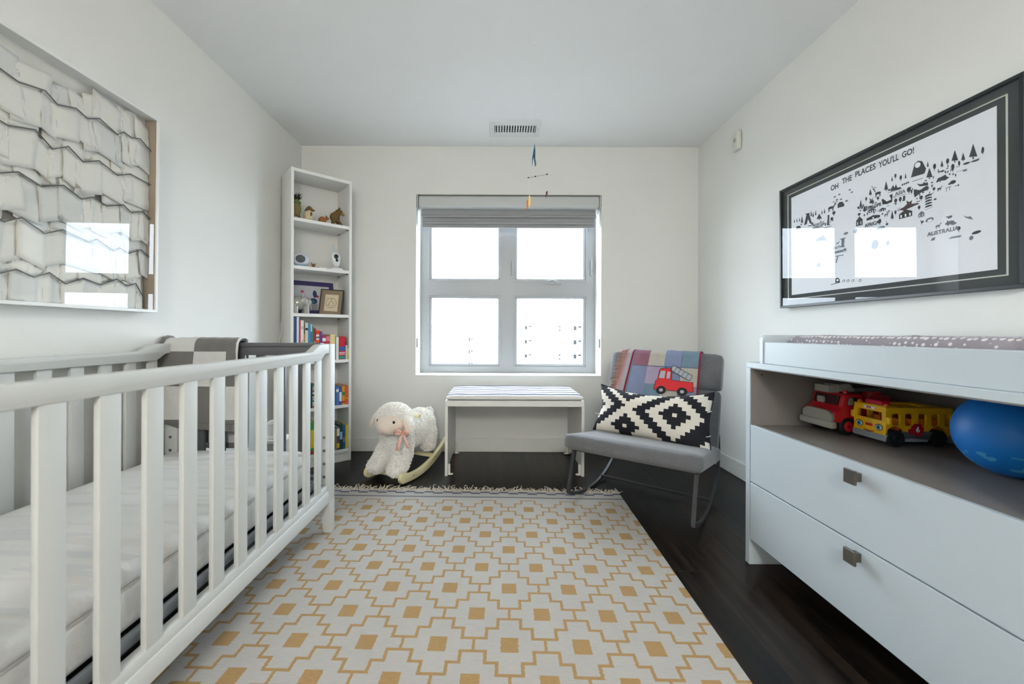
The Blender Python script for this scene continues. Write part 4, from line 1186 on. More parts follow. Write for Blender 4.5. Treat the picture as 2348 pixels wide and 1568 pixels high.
for xx in (0.065, 0.235):
    for sy in (-1, 1):
        b = BM(); lathe(b, [(0.020, -0.012), (0.030, -0.010), (0.033, -0.004), (0.033, 0.006), (0.029, 0.011), (0.019, 0.011)], 28, Matrix.Translation((xx, sy*0.060, 0.033)) @ Matrix.Rotation(R(-90*sy), 4, 'X'))
        w_ = obj('wheel', b, tyre, ft, 40)
        b = BM(); lathe(b, [(0.019, 0.006), (0.019, 0.011), (0.012, 0.0135), (0.006, 0.0135), (0.005, 0.011)], 20, Matrix.Translation((xx, sy*0.060, 0.033)) @ Matrix.Rotation(R(-90*sy), 4, 'X')); obj('hub', b, red, w_, 40)

# school bus; local x backwards, y across (y<0 faces the camera)
bs = thing('toy_bus', 'yellow toy school bus with a smiling front in the dresser cubby', 'toy bus', (1.272, 1.368, CZ), R(-1))
BL, BWd = 0.215, 0.060
bxm = BM()
# hollow shell: floor pan, lower sides with wheel arches, window band of pillars, roof rim
def arch_poly(x0, x1, z0, z1, arches, r):
    P = [(x0, z0)]
    for ax in arches:
        P.append((ax-r, z0))
        for k in range(1, 12): P.append((ax-r*math.cos(PI*k/12), z0+r*math.sin(PI*k/12)*1.05))
        P.append((ax+r, z0))
    P += [(x1, z0), (x1, z1), (x0, z1)]
    return P
for sy in (-1, 1):
    y0_, y1_ = sorted((sy*BWd, sy*(BWd-0.006)))
    prism(bxm, arch_poly(0.004, BL, 0.034, 0.068, (0.030, 0.165), 0.031), y0_, y1_, 'y')
    xs_ = [0.004, 0.020, 0.046, 0.062, 0.088, 0.104, 0.130, 0.146, 0.172, 0.188, BL]
    for k in range(0, len(xs_)-1, 2): box(bxm, xs_[k], xs_[k+1], y0_, y1_, 0.067, 0.112)
    # rounded window corners
    for k in range(1, len(xs_)-2, 2):
        for (cx_, s1) in ((xs_[k], 1), (xs_[k+1], -1)):
            for (cz_, s2) in ((0.0675, 1), (0.1075, -1)):
                prism(bxm, [(cx_, cz_), (cx_+s1*0.007, cz_), (cx_+s1*0.002, cz_+s2*0.002), (cx_, cz_+s2*0.007)], y0_, y1_, 'y')
    box(bxm, 0.004, BL, y0_, y1_, 0.107, 0.122, 0.002, 1)
# front
box(bxm, 0.0, 0.007, -BWd, BWd, 0.034, 0.082, 0.0025, 2); box(bxm, 0.0, 0.007, -BWd, BWd, 0.108, 0.128, 0.003, 2)
box(bxm, 0.0, 0.007, -BWd, -BWd+0.014, 0.08, 0.11); box(bxm, 0.0, 0.007, BWd-0.014, BWd, 0.08, 0.11)
box(bxm, BL-0.006, BL, -BWd, BWd, 0.034, 0.122)
# roof border with opening
for sy in (-1, 1):
    y0_, y1_ = sorted((sy*BWd, sy*(BWd-0.020))); box(bxm, 0.004, BL, y0_, y1_, 0.119, 0.127, 0.002, 1)
box(bxm, 0.002, 0.055, -BWd+0.01, BWd-0.01, 0.120, 0.130, 0.003, 2); box(bxm, BL-0.045, BL, -BWd+0.01, BWd-0.01, 0.119, 0.127, 0.002, 1)
obj('body', bxm, yel, bs, 35)
b = BM(); box(b, 0.007, BL-0.006, -BWd+0.006, BWd-0.006, 0.036, 0.046); obj('floor_pan', b, dark_in, bs)
for xx in (0.05, 0.09, 0.13, 0.17):
    for sy in (-1, 1):
        b = BM(); box(b, xx, xx+0.010, sy*0.032-0.016, sy*0.032+0.016, 0.046, 0.088, 0.004); obj('seat', b, M('toy_seat', '#d9730f', 0.5), bs, 40)
b = BM(); prism(b, arch_poly(-0.003, BL+0.002, 0.016, 0.036, (0.030, 0.165), 0.0312), -BWd-0.002, BWd+0.002, 'y'); bev_all(b, 0.0015, 1.0, 1); obj('bumper_skirt', b, bgry, bs, 40)
for xx in (0.030, 0.165):
    for sy in (-1, 1):
        b = BM(); lathe(b, [(0.022, -0.012), (0.026, -0.01), (0.0275, 0.0), (0.026, 0.009), (0.020, 0.010), (0.014, 0.007), (0.008, 0.010)], 26, Matrix.Translation((xx, sy*0.056, 0.0275)) @ Matrix.Rotation(R(-90*sy), 4, 'X')); obj('wheel', b, tyre, bs, 40)
for sy in (-1, 1):
    b = BM(); box(b, -0.002, 0.012, sy*0.066-0.007, sy*0.066+0.007, 0.072, 0.098, 0.005, 3); cyl(b, (0.008, sy*0.058, 0.085), (0.008, sy*0.064, 0.085), 0.003); obj('mirror', b, yel, bs, 40)
b = BM(); prism(b, outline_round([(-0.034, 0), (-0.028, 0.014), (0.028, 0.014), (0.034, 0)], 0.008), -0.016, 0.016, 'y')
bmesh.ops.rotate(b, matrix=Matrix.Rotation(R(90), 3, 'Z'), verts=list(b.verts)); bmesh.ops.translate(b, vec=(0.034, 0.006, 0.128), verts=list(b.verts)); bev_all(b, 0.002, 0.5, 1)
obj('siren', b, M('toy_pink_red', '#e0214a', 0.25), bs, 40)
for yy in (-0.050, 0.056):
    b = BM(); lathe(b, [(0.008, 0), (0.008, 0.004), (0.004, 0.009), (0.001, 0.010)], 14, Matrix.Translation((0.014, yy*0.9, 0.128))); obj('roof_lamp', b, M('toy_orange', '#e8762a', 0.25), bs, 40)
# face: eyes, smile, name plates
eyeb = M('toy_eye_blue', '#3f9dbb', 0.3); navy = M('toy_navy', '#15202f', 0.4); whitep = M('toy_white', '#efefef', 0.35); smile = M('toy_smile', '#8e2320', 0.4)
def yz_disc(b, y_, z_, ry, rz_, x_, th=0.0008, n=20, top=None):
    P = []
    for k in range(n):
        a, c = y_+ry*math.cos(2*PI*k/n), z_+rz_*math.sin(2*PI*k/n)
        P.append((a, c))
    prism(b, P, x_-th, x_, 'x')
for yy in (-0.036, 0.036):
    b = BM(); yz_disc(b, yy, 0.058, 0.014, 0.011, -0.0002); eo = obj('eye', b, navy, bs)
    b = BM(); yz_disc(b, yy, 0.0575, 0.0115, 0.0085, -0.001); obj('eye_white', b, whitep, eo)
    b = BM(); yz_disc(b, yy, 0.0575, 0.0078, 0.0078, -0.0018); obj('iris', b, eyeb, eo)
    b = BM(); yz_disc(b, yy, 0.0575, 0.0035, 0.0040, -0.0026); obj('pupil', b, navy, eo)
b = BM(); P = [(-0.020*math.cos(PI*k/12), 0.0445-0.009*math.sin(PI*k/12)) for k in range(13)] + [(0.020*math.cos(PI*k/12), 0.0445-0.0045*math.sin(PI*k/12)) for k in range(1, 12)]
prism(b, P, -0.0014, -0.0002, 'x'); obj('smile', b, smile, bs)
b = BM(); box(b, -0.0014, 0, -0.013, 0.013, 0.0555, 0.0645, 0.0005, 1); obj('front_badge', b, red, bs)
b = BM(); box(b, -0.0012, 0.0, -0.020, 0.020, 0.1135, 0.1225, 0.0004, 1); pl_ = obj('destination_sign', b, whitep, bs)
me_ = text_mesh('BUS', 0.009, 0.0003, basis((0, -1, 0), (0, 0, 1), (-0.0014, 0, 0.118)), bold=0.0004); obj('sign_lettering', me_, red, pl_)
b = BM(); P = [(0.099+0.021*math.cos(2*PI*k/8+PI/8), 0.056+0.021*math.sin(2*PI*k/8+PI/8)) for k in range(8)]
prism(b, P, -BWd-0.0035, -BWd-0.0005, 'y'); box(b, 0.072, 0.084, -BWd-0.003, -BWd-0.0005, 0.042, 0.058); so = obj('stop_sign_arm', b, M('toy_crimson', '#b3122e', 0.35), bs, 30)
me_ = text_mesh('6', 0.024, 0.0004, basis((1, 0, 0), (0, 0, 1), (0.099, -BWd-0.0038, 0.056)), bold=0.0008); obj('number', me_, whitep, so)

ball_m, n, p = new_mat('blue_vinyl', 0.5)
v, (x, y, z) = n.coords('Object')
lowband = ((z+0.062).abs().lt(0.020)) * n.noise(n.vec(x*30.0, y*30.0, z*60.0), 1.0, 1.0).gt(0.58)
n.link(n.mix(lowband, n.mix(n.noise(v, 5.0), '#0a6cc4', '#0f7cd6'), '#4fa8d8').s, p.inputs['Base Color'])
b = BM(); bmesh.ops.create_uvsphere(b, u_segments=48, v_segments=32, radius=0.1095)
bo = obj('play_ball', b, ball_m, None, 179, (1.335, 1.035, CZ+0.110))
tag(bo, 'large glossy blue play ball at the near end of the dresser cubby', 'ball')

# ---------------------------------------------------------------- framed map on the right wall
mp = thing('framed_map', 'wide black framed map print with black and white icons on the right wall', 'picture', (XR-0.002, 1.672, 1.382), 0.0)
# local frame: the picture's own +y runs away from the camera, x out of the wall is negative
mp.rotation_euler = (0, R(-0.5), R(0.75))
GX = -0.030
blkf = M('frame_black', '#1d2022', 0.35, bump=0.02); matb = M('mat_black', '#35393a', 0.8, var=0.05)
def MPt(px, py):
    """plate coordinates (y, z) of a mark on the print, from where it is seen"""
    Y = 1.55*920/(px-1138); return (Y-1.672, 0.926+(763-py)/920*Y-1.382)
FYa, FYb, FZa, FZb = -0.498, 0.498, -0.317, 0.317
b = BM()
for (y0_, y1_, z0_, z1_) in ((FYa, FYb, FZa, FZa+0.012), (FYa, FYb, FZb-0.012, FZb), (FYa, FYa+0.012, FZa+0.012, FZb-0.012), (FYb-0.012, FYb, FZa+0.012, FZb-0.012)):
    box(b, GX-0.004, 0.0, y0_, y1_, z0_, z1_, 0.001, 1)
obj('frame', b, blkf, mp)
b = BM(); box(b, GX+0.010, GX+0.014, FYa+0.012, FYb-0.012, FZa+0.012, FZb-0.012); mo = obj('mat_board', b, matb, mp)
ya, yb, za_, zb_ = 1.2476-1.672, 2.10-1.672, 1.130-1.382, 1.638-1.382
b = BM(); box(b, GX+0.0088, GX+0.010, ya, yb, za_, zb_); pr = obj('print', b, M('print_paper', '#e9ebf0', 0.7, bump=0, var=0.01), mp)
b = BM(); o_ = 0.027
for (y0_, y1_, z0_, z1_) in ((ya-o_, yb+o_, za_-o_*.85, za_-o_*.85+0.004), (ya-o_, yb+o_, zb_+o_*.85-0.004, zb_+o_*.85), (ya-o_, ya-o_+0.005, za_-o_*.85, zb_+o_*.85), (yb+o_-0.005, yb+o_, za_-o_*.85, zb_+o_*.85)):
    box(b, GX+0.0088, GX+0.010, y0_, y1_, z0_, z1_)
obj('mat_line', b, M('mat_line', '#c4c7bd', 0.7), mp)
b = BM(); vs = [b.verts.new(c) for c in ((GX, FYa+0.012, FZa+0.012), (GX, FYb-0.012, FZa+0.012), (GX, FYb-0.012, FZb-0.012), (GX, FYa+0.012, FZb-0.012))]; b.faces.new(vs); obj('glass', b, picglass_m, mp)
ink = M('map_ink', '#2b2f32', 0.7); inkg = M('map_ink_grey', '#6d757e', 0.7); inkr = M('map_ink_red', '#4e3832', 0.7); inkp = M('paper_white', '#f2f3f4', 0.7)
art = BM()
XP = GX+0.0086
def ipoly(zp, mi=0, lift=0.0):
    """outline in detail-crop pixels (2.75x crop at 1780,150)"""
    vs = []
    for zx, zy in zp:
        y_, z_ = MPt(1780+zx/2.75, 150+zy/2.75); vs.append(art.verts.new((XP-lift, y_, z_)))
    f = art.faces.new(vs); f.material_index = mi
def tree(cx, yb_, w, h, mi=0):
    ipoly([(cx-w/2, yb_-h*.12), (cx, yb_-h), (cx+w/2, yb_-h*.12-w*.1)], mi); ipoly([(cx-w*.10, yb_), (cx-w*.10, yb_-h*.13), (cx+w*.10, yb_-h*.13), (cx+w*.10, yb_)], mi)
def oval(cx, cy, rx, ry, mi=0, n=12, lift=0.0): ipoly([(cx+rx*math.cos(2*PI*k/n), cy+ry*math.sin(2*PI*k/n)-0.3*rx*math.cos(2*PI*k/n)) for k in range(n)], mi, lift)
def bar_(x0, y0, x1, y1, w, mi=0): 
    d = Vector((x1-x0, y1-y0)).normalized(); n_ = Vector((-d.y, d.x))*w/2
    ipoly([(x0+n_.x, y0+n_.y), (x1+n_.x, y1+n_.y), (x1-n_.x, y1-n_.y), (x0-n_.x, y0-n_.y)], mi)
def leafy(cx, cy, w, h, mi=0): oval(cx, cy-h*.15, w/2, h*.38, mi); bar_(cx, cy, cx, cy+h/2, max(1.5, w*.16), mi)
def house(x0, yb_, w, h, mi=0, n=3):
    s = -0.28*w
    ipoly([(x0, yb_), (x0, yb_-h*.6), (x0+w*.5, yb_-h+s*.5), (x0+w, yb_-h*.6+s), (x0+w, yb_+s)], mi)
    for k in range(n):
        cx = x0+w*(k+.5)/n; ipoly([(cx-w*.06, yb_-h*.1+s*(k+.5)/n), (cx-w*.06, yb_-h*.45+s*(k+.5)/n), (cx+w*.06, yb_-h*.45+s*(k+.5)/n), (cx+w*.06, yb_-h*.1+s*(k+.5)/n)], 3, 0.0004)
def beast(cx, cy, s, mi=0, horn=False, flip=1):
    oval(cx, cy, s*.42, s*.18, mi)
    for dx in (-.32, -.2, .2, .32): bar_(cx+dx*s, cy-dx*s*.3, cx+dx*s, cy+s*.5-dx*s*.3, s*.08, mi)
    bar_(cx+flip*.35*s, cy-.12*s, cx+flip*.55*s, cy-.5*s, s*.13, mi); oval(cx+flip*.6*s, cy-.52*s, s*.13, s*.08, mi)
    if horn:
        bar_(cx+flip*.55*s, cy-.55*s, cx+flip*.35*s, cy-.85*s, s*.06, mi); bar_(cx+flip*.58*s, cy-.55*s, cx+flip*.8*s, cy-.95*s, s*.06, mi); bar_(cx+flip*.42*s, cy-.75*s, cx+flip*.2*s, cy-.78*s, s*.05, mi); bar_(cx+flip*.7*s, cy-.8*s, cx+flip*.95*s, cy-.85*s, s*.05, mi)
# Asia: trees along the north-east
for a in ((1118, 600, 42, 80), (1170, 592, 26, 56), (1232, 578, 52, 98), (960, 705, 40, 72), (691, 782, 26, 64), (593, 812, 20, 46), (950, 632, 14, 40), (1038, 632, 20, 46), (1290, 545, 20, 50), (812, 705, 12, 38), (728, 722, 12, 34), (533, 890, 18, 56), (555, 915, 18, 42), (168, 990, 16, 52), (275, 965, 34, 40), (120, 985, 8, 26), (136, 982, 8, 28), (152, 978, 8, 30), (225, 945, 10, 40), (237, 950, 12, 34), (253, 940, 10, 38), (292, 932, 8, 30), (308, 926, 10, 34), (728, 962, 20, 60), (560, 912, 14, 36)):
    tree(*a)
for a in ((1073, 598, 20, 46), (992, 632, 20, 46), (1105, 635, 22, 50), (1145, 612, 14, 36), (1292, 525, 18, 44), (782, 702, 16, 38), (749, 690, 14, 34), (832, 778, 26, 42), (848, 788, 12, 30), (750, 846, 20, 34), (778, 838, 18, 38), (802, 828, 16, 34), (908, 826, 22, 32), (895, 888, 18, 30), (748, 920, 14, 32), (650, 978, 20, 40), (567, 836, 12, 30), (517, 890, 12, 20), (523, 932, 18, 22), (366, 925, 20, 30), (353, 962, 18, 28), (988, 770, 18, 26), (640, 830, 16, 24), (500, 1040, 22, 40), (1140, 1020, 24, 34)):
    leafy(*a)
# large hooded figure-like mountain hut
ipoly([(845, 697), (868, 610), (890, 590), (915, 592), (932, 625), (940, 640), (930, 668), (925, 672)]); oval(888, 617, 18, 17, 3, lift=0.0004)
bar_(852, 722, 918, 700, 3)
for k in range(4): oval(792+k*12, 742-k*5, 5, 7)
# carpets, bears and boats
ipoly([(1000, 728), (1012, 700), (1035, 690), (1060, 676), (1068, 690), (1085, 692), (1060, 712), (1030, 716)])
ipoly([(862, 800), (862, 770), (900, 775), (940, 748), (955, 752), (955, 770), (905, 792), (868, 822)]); ipoly([(880, 735), (905, 738), (950, 725), (952, 745), (900, 752)])
oval(1105, 724, 20, 12); oval(1085, 735, 10, 6); oval(1190, 605, 22, 7); oval(1245, 588, 26, 6); bar_(1175, 612, 1275, 572, 3)
oval(1040, 655, 14, 6); oval(1020, 660, 10, 4)
beast(1020, 765, 30, 0); bar_(1065, 762, 1065, 785, 4, 1); bar_(1085, 755, 1085, 775, 4, 1); bar_(1060, 762, 1095, 750, 4, 1); oval(1180, 650, 15, 6, 1); bar_(1125, 660, 1195, 640, 2, 1)
ipoly([(717, 785), (722, 765), (735, 742), (742, 762), (752, 738), (760, 760), (785, 755), (780, 768)]); bar_(700, 795, 790, 765, 2.5)
ipoly([(662, 838), (670, 830), (695, 848), (722, 835), (712, 808), (730, 800), (728, 850), (690, 866), (668, 858)]); ipoly([(700, 808), (712, 815), (728, 798), (722, 818)])
beast(640, 795, 46, 0, True, -1); beast(348, 888, 46, 0, True, 1)
ipoly([(388, 890), (390, 865), (402, 852), (420, 850), (432, 868), (428, 880)]); oval(445, 845, 10, 6, 1)
for cx, cy in ((372, 820), (400, 805), (385, 838), (410, 835), (465, 775), (478, 790)): oval(cx, cy, 8, 5, 1)
ipoly([(180, 1000), (196, 930), (212, 926), (228, 985), (218, 992), (205, 960), (198, 992)]); bar_(190, 930, 216, 924, 6)
ipoly([(322, 1000), (328, 945), (324, 938), (338, 932), (336, 990), (344, 996)]); 
ipoly([(130, 1035), (132, 1008), (150, 1002), (162, 1010), (155, 1020), (140, 1024)]); bar_(205, 1005, 230, 1000, 5); bar_(285, 1000, 300, 992, 5); bar_(300, 1020, 350, 1002, 3)
# pagodas, palaces, mosques
for k in range(5): ipoly([(930-0, 888-k*17), (936, 876-k*17), (954, 868-k*17), (972, 866-k*17), (978, 872-k*17)], 0); 
ipoly([(940, 812), (955, 798), (968, 806)]); bar_(932, 900, 980, 880, 2)
house(770, 960, 82, 52, 0, 3); house(573, 925, 52, 26, 0, 4); house(645, 915, 44, 22, 0, 3); house(568, 970, 84, 24, 0, 1); house(504, 1006, 40, 58, 0, 2); house(890, 950, 38, 38, 1, 2)
ipoly([(586, 862), (590, 845), (612, 838), (616, 856)]); ipoly([(585, 825), (600, 835), (613, 820), (605, 842), (590, 846)], 1)
ipoly([(768, 900), (800, 882), (820, 862), (815, 842), (835, 850), (852, 838), (848, 862), (890, 855), (885, 865), (800, 905)], 2); bar_(760, 905, 895, 860, 5, 0)
bar_(735, 820, 818, 800, 2); bar_(562, 1010, 640, 990, 2, 1); oval(655, 1015, 30, 10, 1); beast(690, 930, 30, 1)
for cx, cy in ((995, 832), (710, 775), (800, 838), (675, 860), (695, 990), (915, 975)): oval(cx, cy, 9, 6)
bar_(700, 1000, 690, 970, 3); bar_(912, 990, 905, 965, 4); oval(960, 962, 26, 14, 1); oval(962, 966, 16, 8, 3, lift=0.0004)
# Australia and islands
beast(1010, 1000, 34, 1); oval(1085, 980, 30, 12, 1); oval(1085, 945, 16, 8, 1); oval(1110, 985, 18, 8, 1); bar_(1060, 945, 1100, 935, 4); bar_(1075, 1000, 1070, 965, 6)
bar_(975, 1060, 1055, 1040, 2, 1); ipoly([(965, 1095), (975, 1078), (995, 1070), (990, 1090)], 1); ipoly([(1075, 1083), (1095, 1068), (1130, 1062), (1158, 1058), (1150, 1070)], 1)
oval(1250, 1040, 30, 10); oval(1218, 1075, 14, 14, 1); ipoly([(1170, 935), (1195, 942), (1215, 938), (1230, 960), (1205, 955), (1185, 948)], 1)
# South America and the pole
ipoly([(412, 1085), (432, 1078), (428, 1130), (436, 1136), (412, 1138)], 1); bar_(402, 1088, 440, 1076, 4, 1); beast(388, 1110, 20, 1); oval(432, 1150, 10, 6, 1); bar_(375, 1175, 425, 1165, 2, 1); bar_(375, 1195, 425, 1186, 5, 1); bar_(378, 1235, 390, 1190, 7, 1)
ipoly([(240, 1100), (300, 1060), (322, 1095)], 1); oval(270, 1250, 14, 14, 1); oval(620, 1120, 22, 30, 1); oval(700, 1110, 10, 16, 1); oval(440, 1050, 14, 8, 1)
ipoly([(372, 1362), (374, 1335), (390, 1328), (400, 1340), (402, 1358)], 0); bar_(345, 1374, 402, 1358, 4); oval(387, 1345, 7, 7, 3, lift=0.0004)
for cx in (425, 452, 482, 526): oval(cx, 1350-(cx-425)*0.03, 10, 9, 1); oval(cx, 1351-(cx-425)*0.03, 6, 5, 3, lift=0.0004)
rnd = random.Random(21)
for k in range(70):
    t = rnd.random(); xz = 510+640*t; yt = 890-300*t; ybm = 1000-260*t; yz = yt+(ybm-yt)*rnd.random()
    kk = rnd.random()
    if kk < .45: oval(xz, yz, rnd.uniform(4, 8), rnd.uniform(3, 7), rnd.choice((0, 0, 1)))
    elif kk < .75: leafy(xz, yz, rnd.uniform(6, 11), rnd.uniform(14, 24), rnd.choice((0, 1)))
    else: bar_(xz, yz, xz+rnd.uniform(10, 24), yz-rnd.uniform(3, 8), rnd.uniform(2, 5), rnd.choice((0, 1)))
for k in range(16):
    t = rnd.random(); oval(130+230*t, 1020-40*t+rnd.uniform(-20, 10), rnd.uniform(3, 6), rnd.uniform(3, 6), rnd.choice((0, 1)))
obj('map_icons', art, [ink, inkg, inkr, inkp], pr)
def wtext(s, px, py, size, m, xs=1.0, rot=0.0):
    y_, z_ = MPt(px, py)
    me = text_mesh(s, size, 0.0, basis((0, -1, 0), (0, 0, 1), (XP-0.0003, y_, z_)) @ Matrix.Rotation(rot, 4, 'Z'), bold=0.0007, xs=xs)
    return obj('lettering', me, m, pr)
yl, yr_ = 1.858-1.672, 1.488-1.672
words = [('OH', 1915, 426), ('THE', 1943, 409), ('PLACES', 1984, 388), ('YOU\'LL', 2037, 366), ('GO!', 2081, 347)]
for (w_, px_, py_), sz, xs_ in zip(words, (0.034, 0.034, 0.034, 0.034, 0.032), (0.8, 0.78, 0.82, 0.70, 0.78)):
    wtext(w_, px_, py_, sz, ink, xs_)
wtext('ASIA', 1780+778/2.75, 150+792/2.75, 0.019, inkg); wtext('EUROPE', 1780+612/2.75, 150+880/2.75, 0.018, ink)
wtext('AFRICA', 1780+600/2.75, 150+990/2.75, 0.018, ink); wtext('NORTH', 1780+265/2.75, 150+995/2.75, 0.017, inkg); wtext('AMERICA', 1780+262/2.75, 150+1013/2.75, 0.015, inkg)
wtext('SOUTH', 1780+385/2.75, 150+1140/2.75, 0.015, inkg); wtext('AMERICA', 1780+405/2.75, 150+1163/2.75, 0.015, inkg); wtext('AUSTRALIA', 1780+1040/2.75, 150+1035/2.75, 0.019, inkg)

# ---------------------------------------------------------------- framed folded-paper artwork on the left wall
pa = thing('framed_paper_artwork', 'white framed artwork of folded paper rows with dark zigzag threads on the left wall', 'picture', (XL+0.002, 1.302, 1.425))
pa.rotation_euler = (0, R(0.55), R(-0.3))
whf = M('frame_white', '#e6e7e5', 0.4, bump=0.02, var=0.01); woodf = M('frame_edge_wood', '#a39380', 0.6)
AY0, AY1, AZ0, AZ1, AD = -0.43, 0.430, -0.418, 0.415, 0.062
b = BM()
for (y0_, y1_, z0_, z1_) in ((AY0, AY1, AZ0, AZ0+0.012), (AY0, AY1, AZ1-0.012, AZ1), (AY0, AY0+0.012, AZ0+0.012, AZ1-0.012), (AY1-0.012, AY1, AZ0+0.012, AZ1-0.012)):
    box(b, 0, AD, y0_, y1_, z0_, z1_, 0.001, 1)
obj('frame', b, whf, pa)
b = BM(); box(b, 0.010, AD-0.006, AY1-0.015, AY1-0.012, AZ0+0.012, AZ1-0.012); obj('inner_spacer', b, woodf, pa)
b = BM(); box(b, 0.004, 0.008, AY0+0.01, AY1-0.01, AZ0+0.01, AZ1-0.01); obj('backing_board', b, M('backing_cream', '#d8d6cf', 0.9, var=0.03), pa)
b = BM(); gx = AD-0.006; vs = [b.verts.new(c) for c in ((gx, AY0+0.012, AZ0+0.012), (gx, AY1-0.012, AZ0+0.012), (gx, AY1-0.012, AZ1-0.012), (gx, AY0+0.012, AZ1-0.012))]; b.faces.new(vs); obj('glass', b, picglass_m, pa)
thr = M('dark_thread', '#5d605f', 0.8, bump=0)
def APt(px, py, x_=-1.485):
    Y = -x_*920/(1138-px); return (Y-1.302, 0.926+(763-py)/920*Y-1.425)
lines = [[(0, 240), (90, 305), (230, 350), (295, 424), (393, 442), (455, 497), (517, 496), (610, 580), (646, 566), (686, 598), (730, 602), (806, 688)],
 [(0, 512), (40, 536), (180, 556), (272, 659), (355, 644), (432, 725), (517, 719), (615, 796), (682, 788), (795, 848)],
 [(0, 786), (95, 779), (218, 857), (333, 849), (427, 922), (491, 911), (560, 958), (648, 952), (691, 994), (752, 986), (800, 1040)],
 [(0, 1030), (20, 1043), (115, 1021), (237, 1105), (330, 1084), (472, 1150), (510, 1133), (600, 1195), (632, 1179), (678, 1208), (743, 1188), (798, 1236)],
 [(0, 1317), (90, 1294), (185, 1336), (264, 1311), (349, 1370), (442, 1340), (534, 1375), (620, 1344), (672, 1381), (717, 1366), (752, 1428)]]
papers = [M('folded_paper', '#dedcd4', 0.9, bump=0.25, bscale=40, var=0.05, vscale=20), M('folded_paper_cool', '#d3d3cf', 0.9, bump=0.25, bscale=40, var=0.06, vscale=14)]
rnd = random.Random(12)
for li, L in enumerate(lines):
    pts = [APt(zx/2.305, 60+zy/2.305) for zx, zy in L]
    # carry the zigzag on towards the near side, outside the frame
    yy, zz = pts[0]; dn = [(yy, zz)]; sgn = 1; step = (pts[-1][0]-pts[0][0])/(len(pts)-1)
    while yy > AY0+0.05:
        yy -= step*rnd.uniform(.8, 1.2); zz = pts[0][1] + sgn*0.012; sgn = -sgn
        if yy > AY0+0.02: dn.append((yy, zz))
    pts = list(reversed(dn[1:])) + pts
    b = BM()
    tube(b, [(0.0375, y_, z_) for y_, z_ in pts], 0.0022, 6); obj('thread', b, thr, pa, 60)
    # a row of creased papers hanging behind the thread, folded over it
    b = BM()
    top_h = 0.085
    for i in range(len(pts)-1):
        (ya_, za1), (yb_, zb1) = pts[i], pts[i+1]
        for up in (1, -1):
            if up > 0 and rnd.random() < 0.12: continue
            w_ = (yb_-ya_)*rnd.uniform(1.2, 1.7); h_ = rnd.uniform(0.06, 0.11) if up > 0 else rnd.uniform(0.10, 0.13)
            x0_ = rnd.uniform(0.024, 0.029); N = 6; tl = rnd.uniform(-0.14, 0.14); sk = rnd.uniform(-0.012, 0.012); gg = []
            for a in range(N+1):
                row = []
                for c in range(N+1):
                    f, g2 = a/N, c/N
                    y_ = ya_ + (yb_-ya_)*0.5 + w_*(f-0.5) + sk*g2; z_ = za1+(zb1-za1)*f + up*h_*g2*(1+0.10*tl*(f-.5))
                    x_ = x0_ + tl*0.028*(f-0.5) - 0.010*g2*up*0.6 + 0.0045*abs(((f*2.3+g2*1.4+i*0.37+li) % 1)-0.5)*2
                    y_ = min(max(y_, AY0+0.016), AY1-0.018); z_ = min(max(z_, AZ0+0.014), AZ1-0.014)
                    x_ = min(max(x_, 0.018), 0.034)
                    row.append(b.verts.new((x_, y_, z_)))
                gg.append(row)
            mi_ = rnd.choice((0, 0, 1))
            for a in range(N):
                for c in range(N):
                    try: fc = b.faces.new((gg[a][c], gg[a+1][c], gg[a+1][c+1], gg[a][c+1])); fc.material_index = mi_
                    except ValueError: pass
    po_ = obj('paper_row', b, papers, pa, 20)
    md = po_.modifiers.new('t', 'SOLIDIFY'); md.thickness = 0.0008

# ---------------------------------------------------------------- paper mobile
mb = thing('hanging_mobile', 'thin hanging mobile with blue, orange and pink paper shapes before the window', 'mobile', (0.178, 2.0, ZC))
string_m = M('mobile_string', '#f6f6f2', 0.6); felt_b = M('mobile_blue', '#2f6f8f', 0.7); felt_o = M('mobile_orange', '#f0853f', 0.7); felt_y = M('mobile_yellow', '#f5d58a', 0.7); felt_n = M('mobile_navy', '#2c3350', 0.7); felt_p = M('mobile_pink', '#d85a66', 0.7); bead = M('mobile_bead', '#17403a', 0.4)
def mpt(px, py): return ((px-1138)/460-0.178, 0, 0.926+(763-py)/460-ZC)
b = BM(); tube(b, [(0.006, 0, 0), mpt(1223, 332)], 0.00014, 4); tube(b, [mpt(1223, 380), mpt(1226, 404)], 0.00014, 4); obj('string', b, string_m, mb)
b = BM(); cyl(b, (0.006, 0, -0.008), (0.006, 0, 0), 0.006, 0.003, 10); obj('ceiling_hook', b, string_m, mb)
def leaf(pts, m, name, d=0.03, tw=0.0):
    """a folded paper shape, seen edge-on: outline in XZ with real extent in Y"""
    b = BM()
    N = len(pts); cx = sum(p_[0] for p_ in pts)/N
    front = [mpt(*p_) for p_ in pts]
    vs1 = [b.verts.new((x_, -d*(0.25+0.75*k/N), z_)) for k, (x_, y_, z_) in enumerate(front)]
    vs2 = [b.verts.new((x_+0.0015, d*(0.25+0.75*k/N), z_)) for k, (x_, y_, z_) in enumerate(front)]
    b.faces.new(vs1); b.faces.new(list(reversed(vs2)))
    for k in range(N): b.faces.new((vs1[k], vs2[k], vs2[(k+1) % N], vs1[(k+1) % N]))
    bmesh.ops.recalc_face_normals(b, faces=list(b.faces)); return obj(name, b, m, mb)
leaf([(1223.5, 329), (1225.5, 345), (1225.5, 366), (1227.5, 377), (1225, 379), (1223.5, 366), (1223, 356), (1220.5, 364), (1219.5, 375), (1218.6, 375), (1219, 358), (1221, 346)], felt_b, 'blue_plane')
b = BM(); tube(b, [mpt(1210, 407), mpt(1253, 399)], 0.0014, 6); rod = obj('rod', b, M('mobile_rod', '#b5a58f', 0.5), mb)
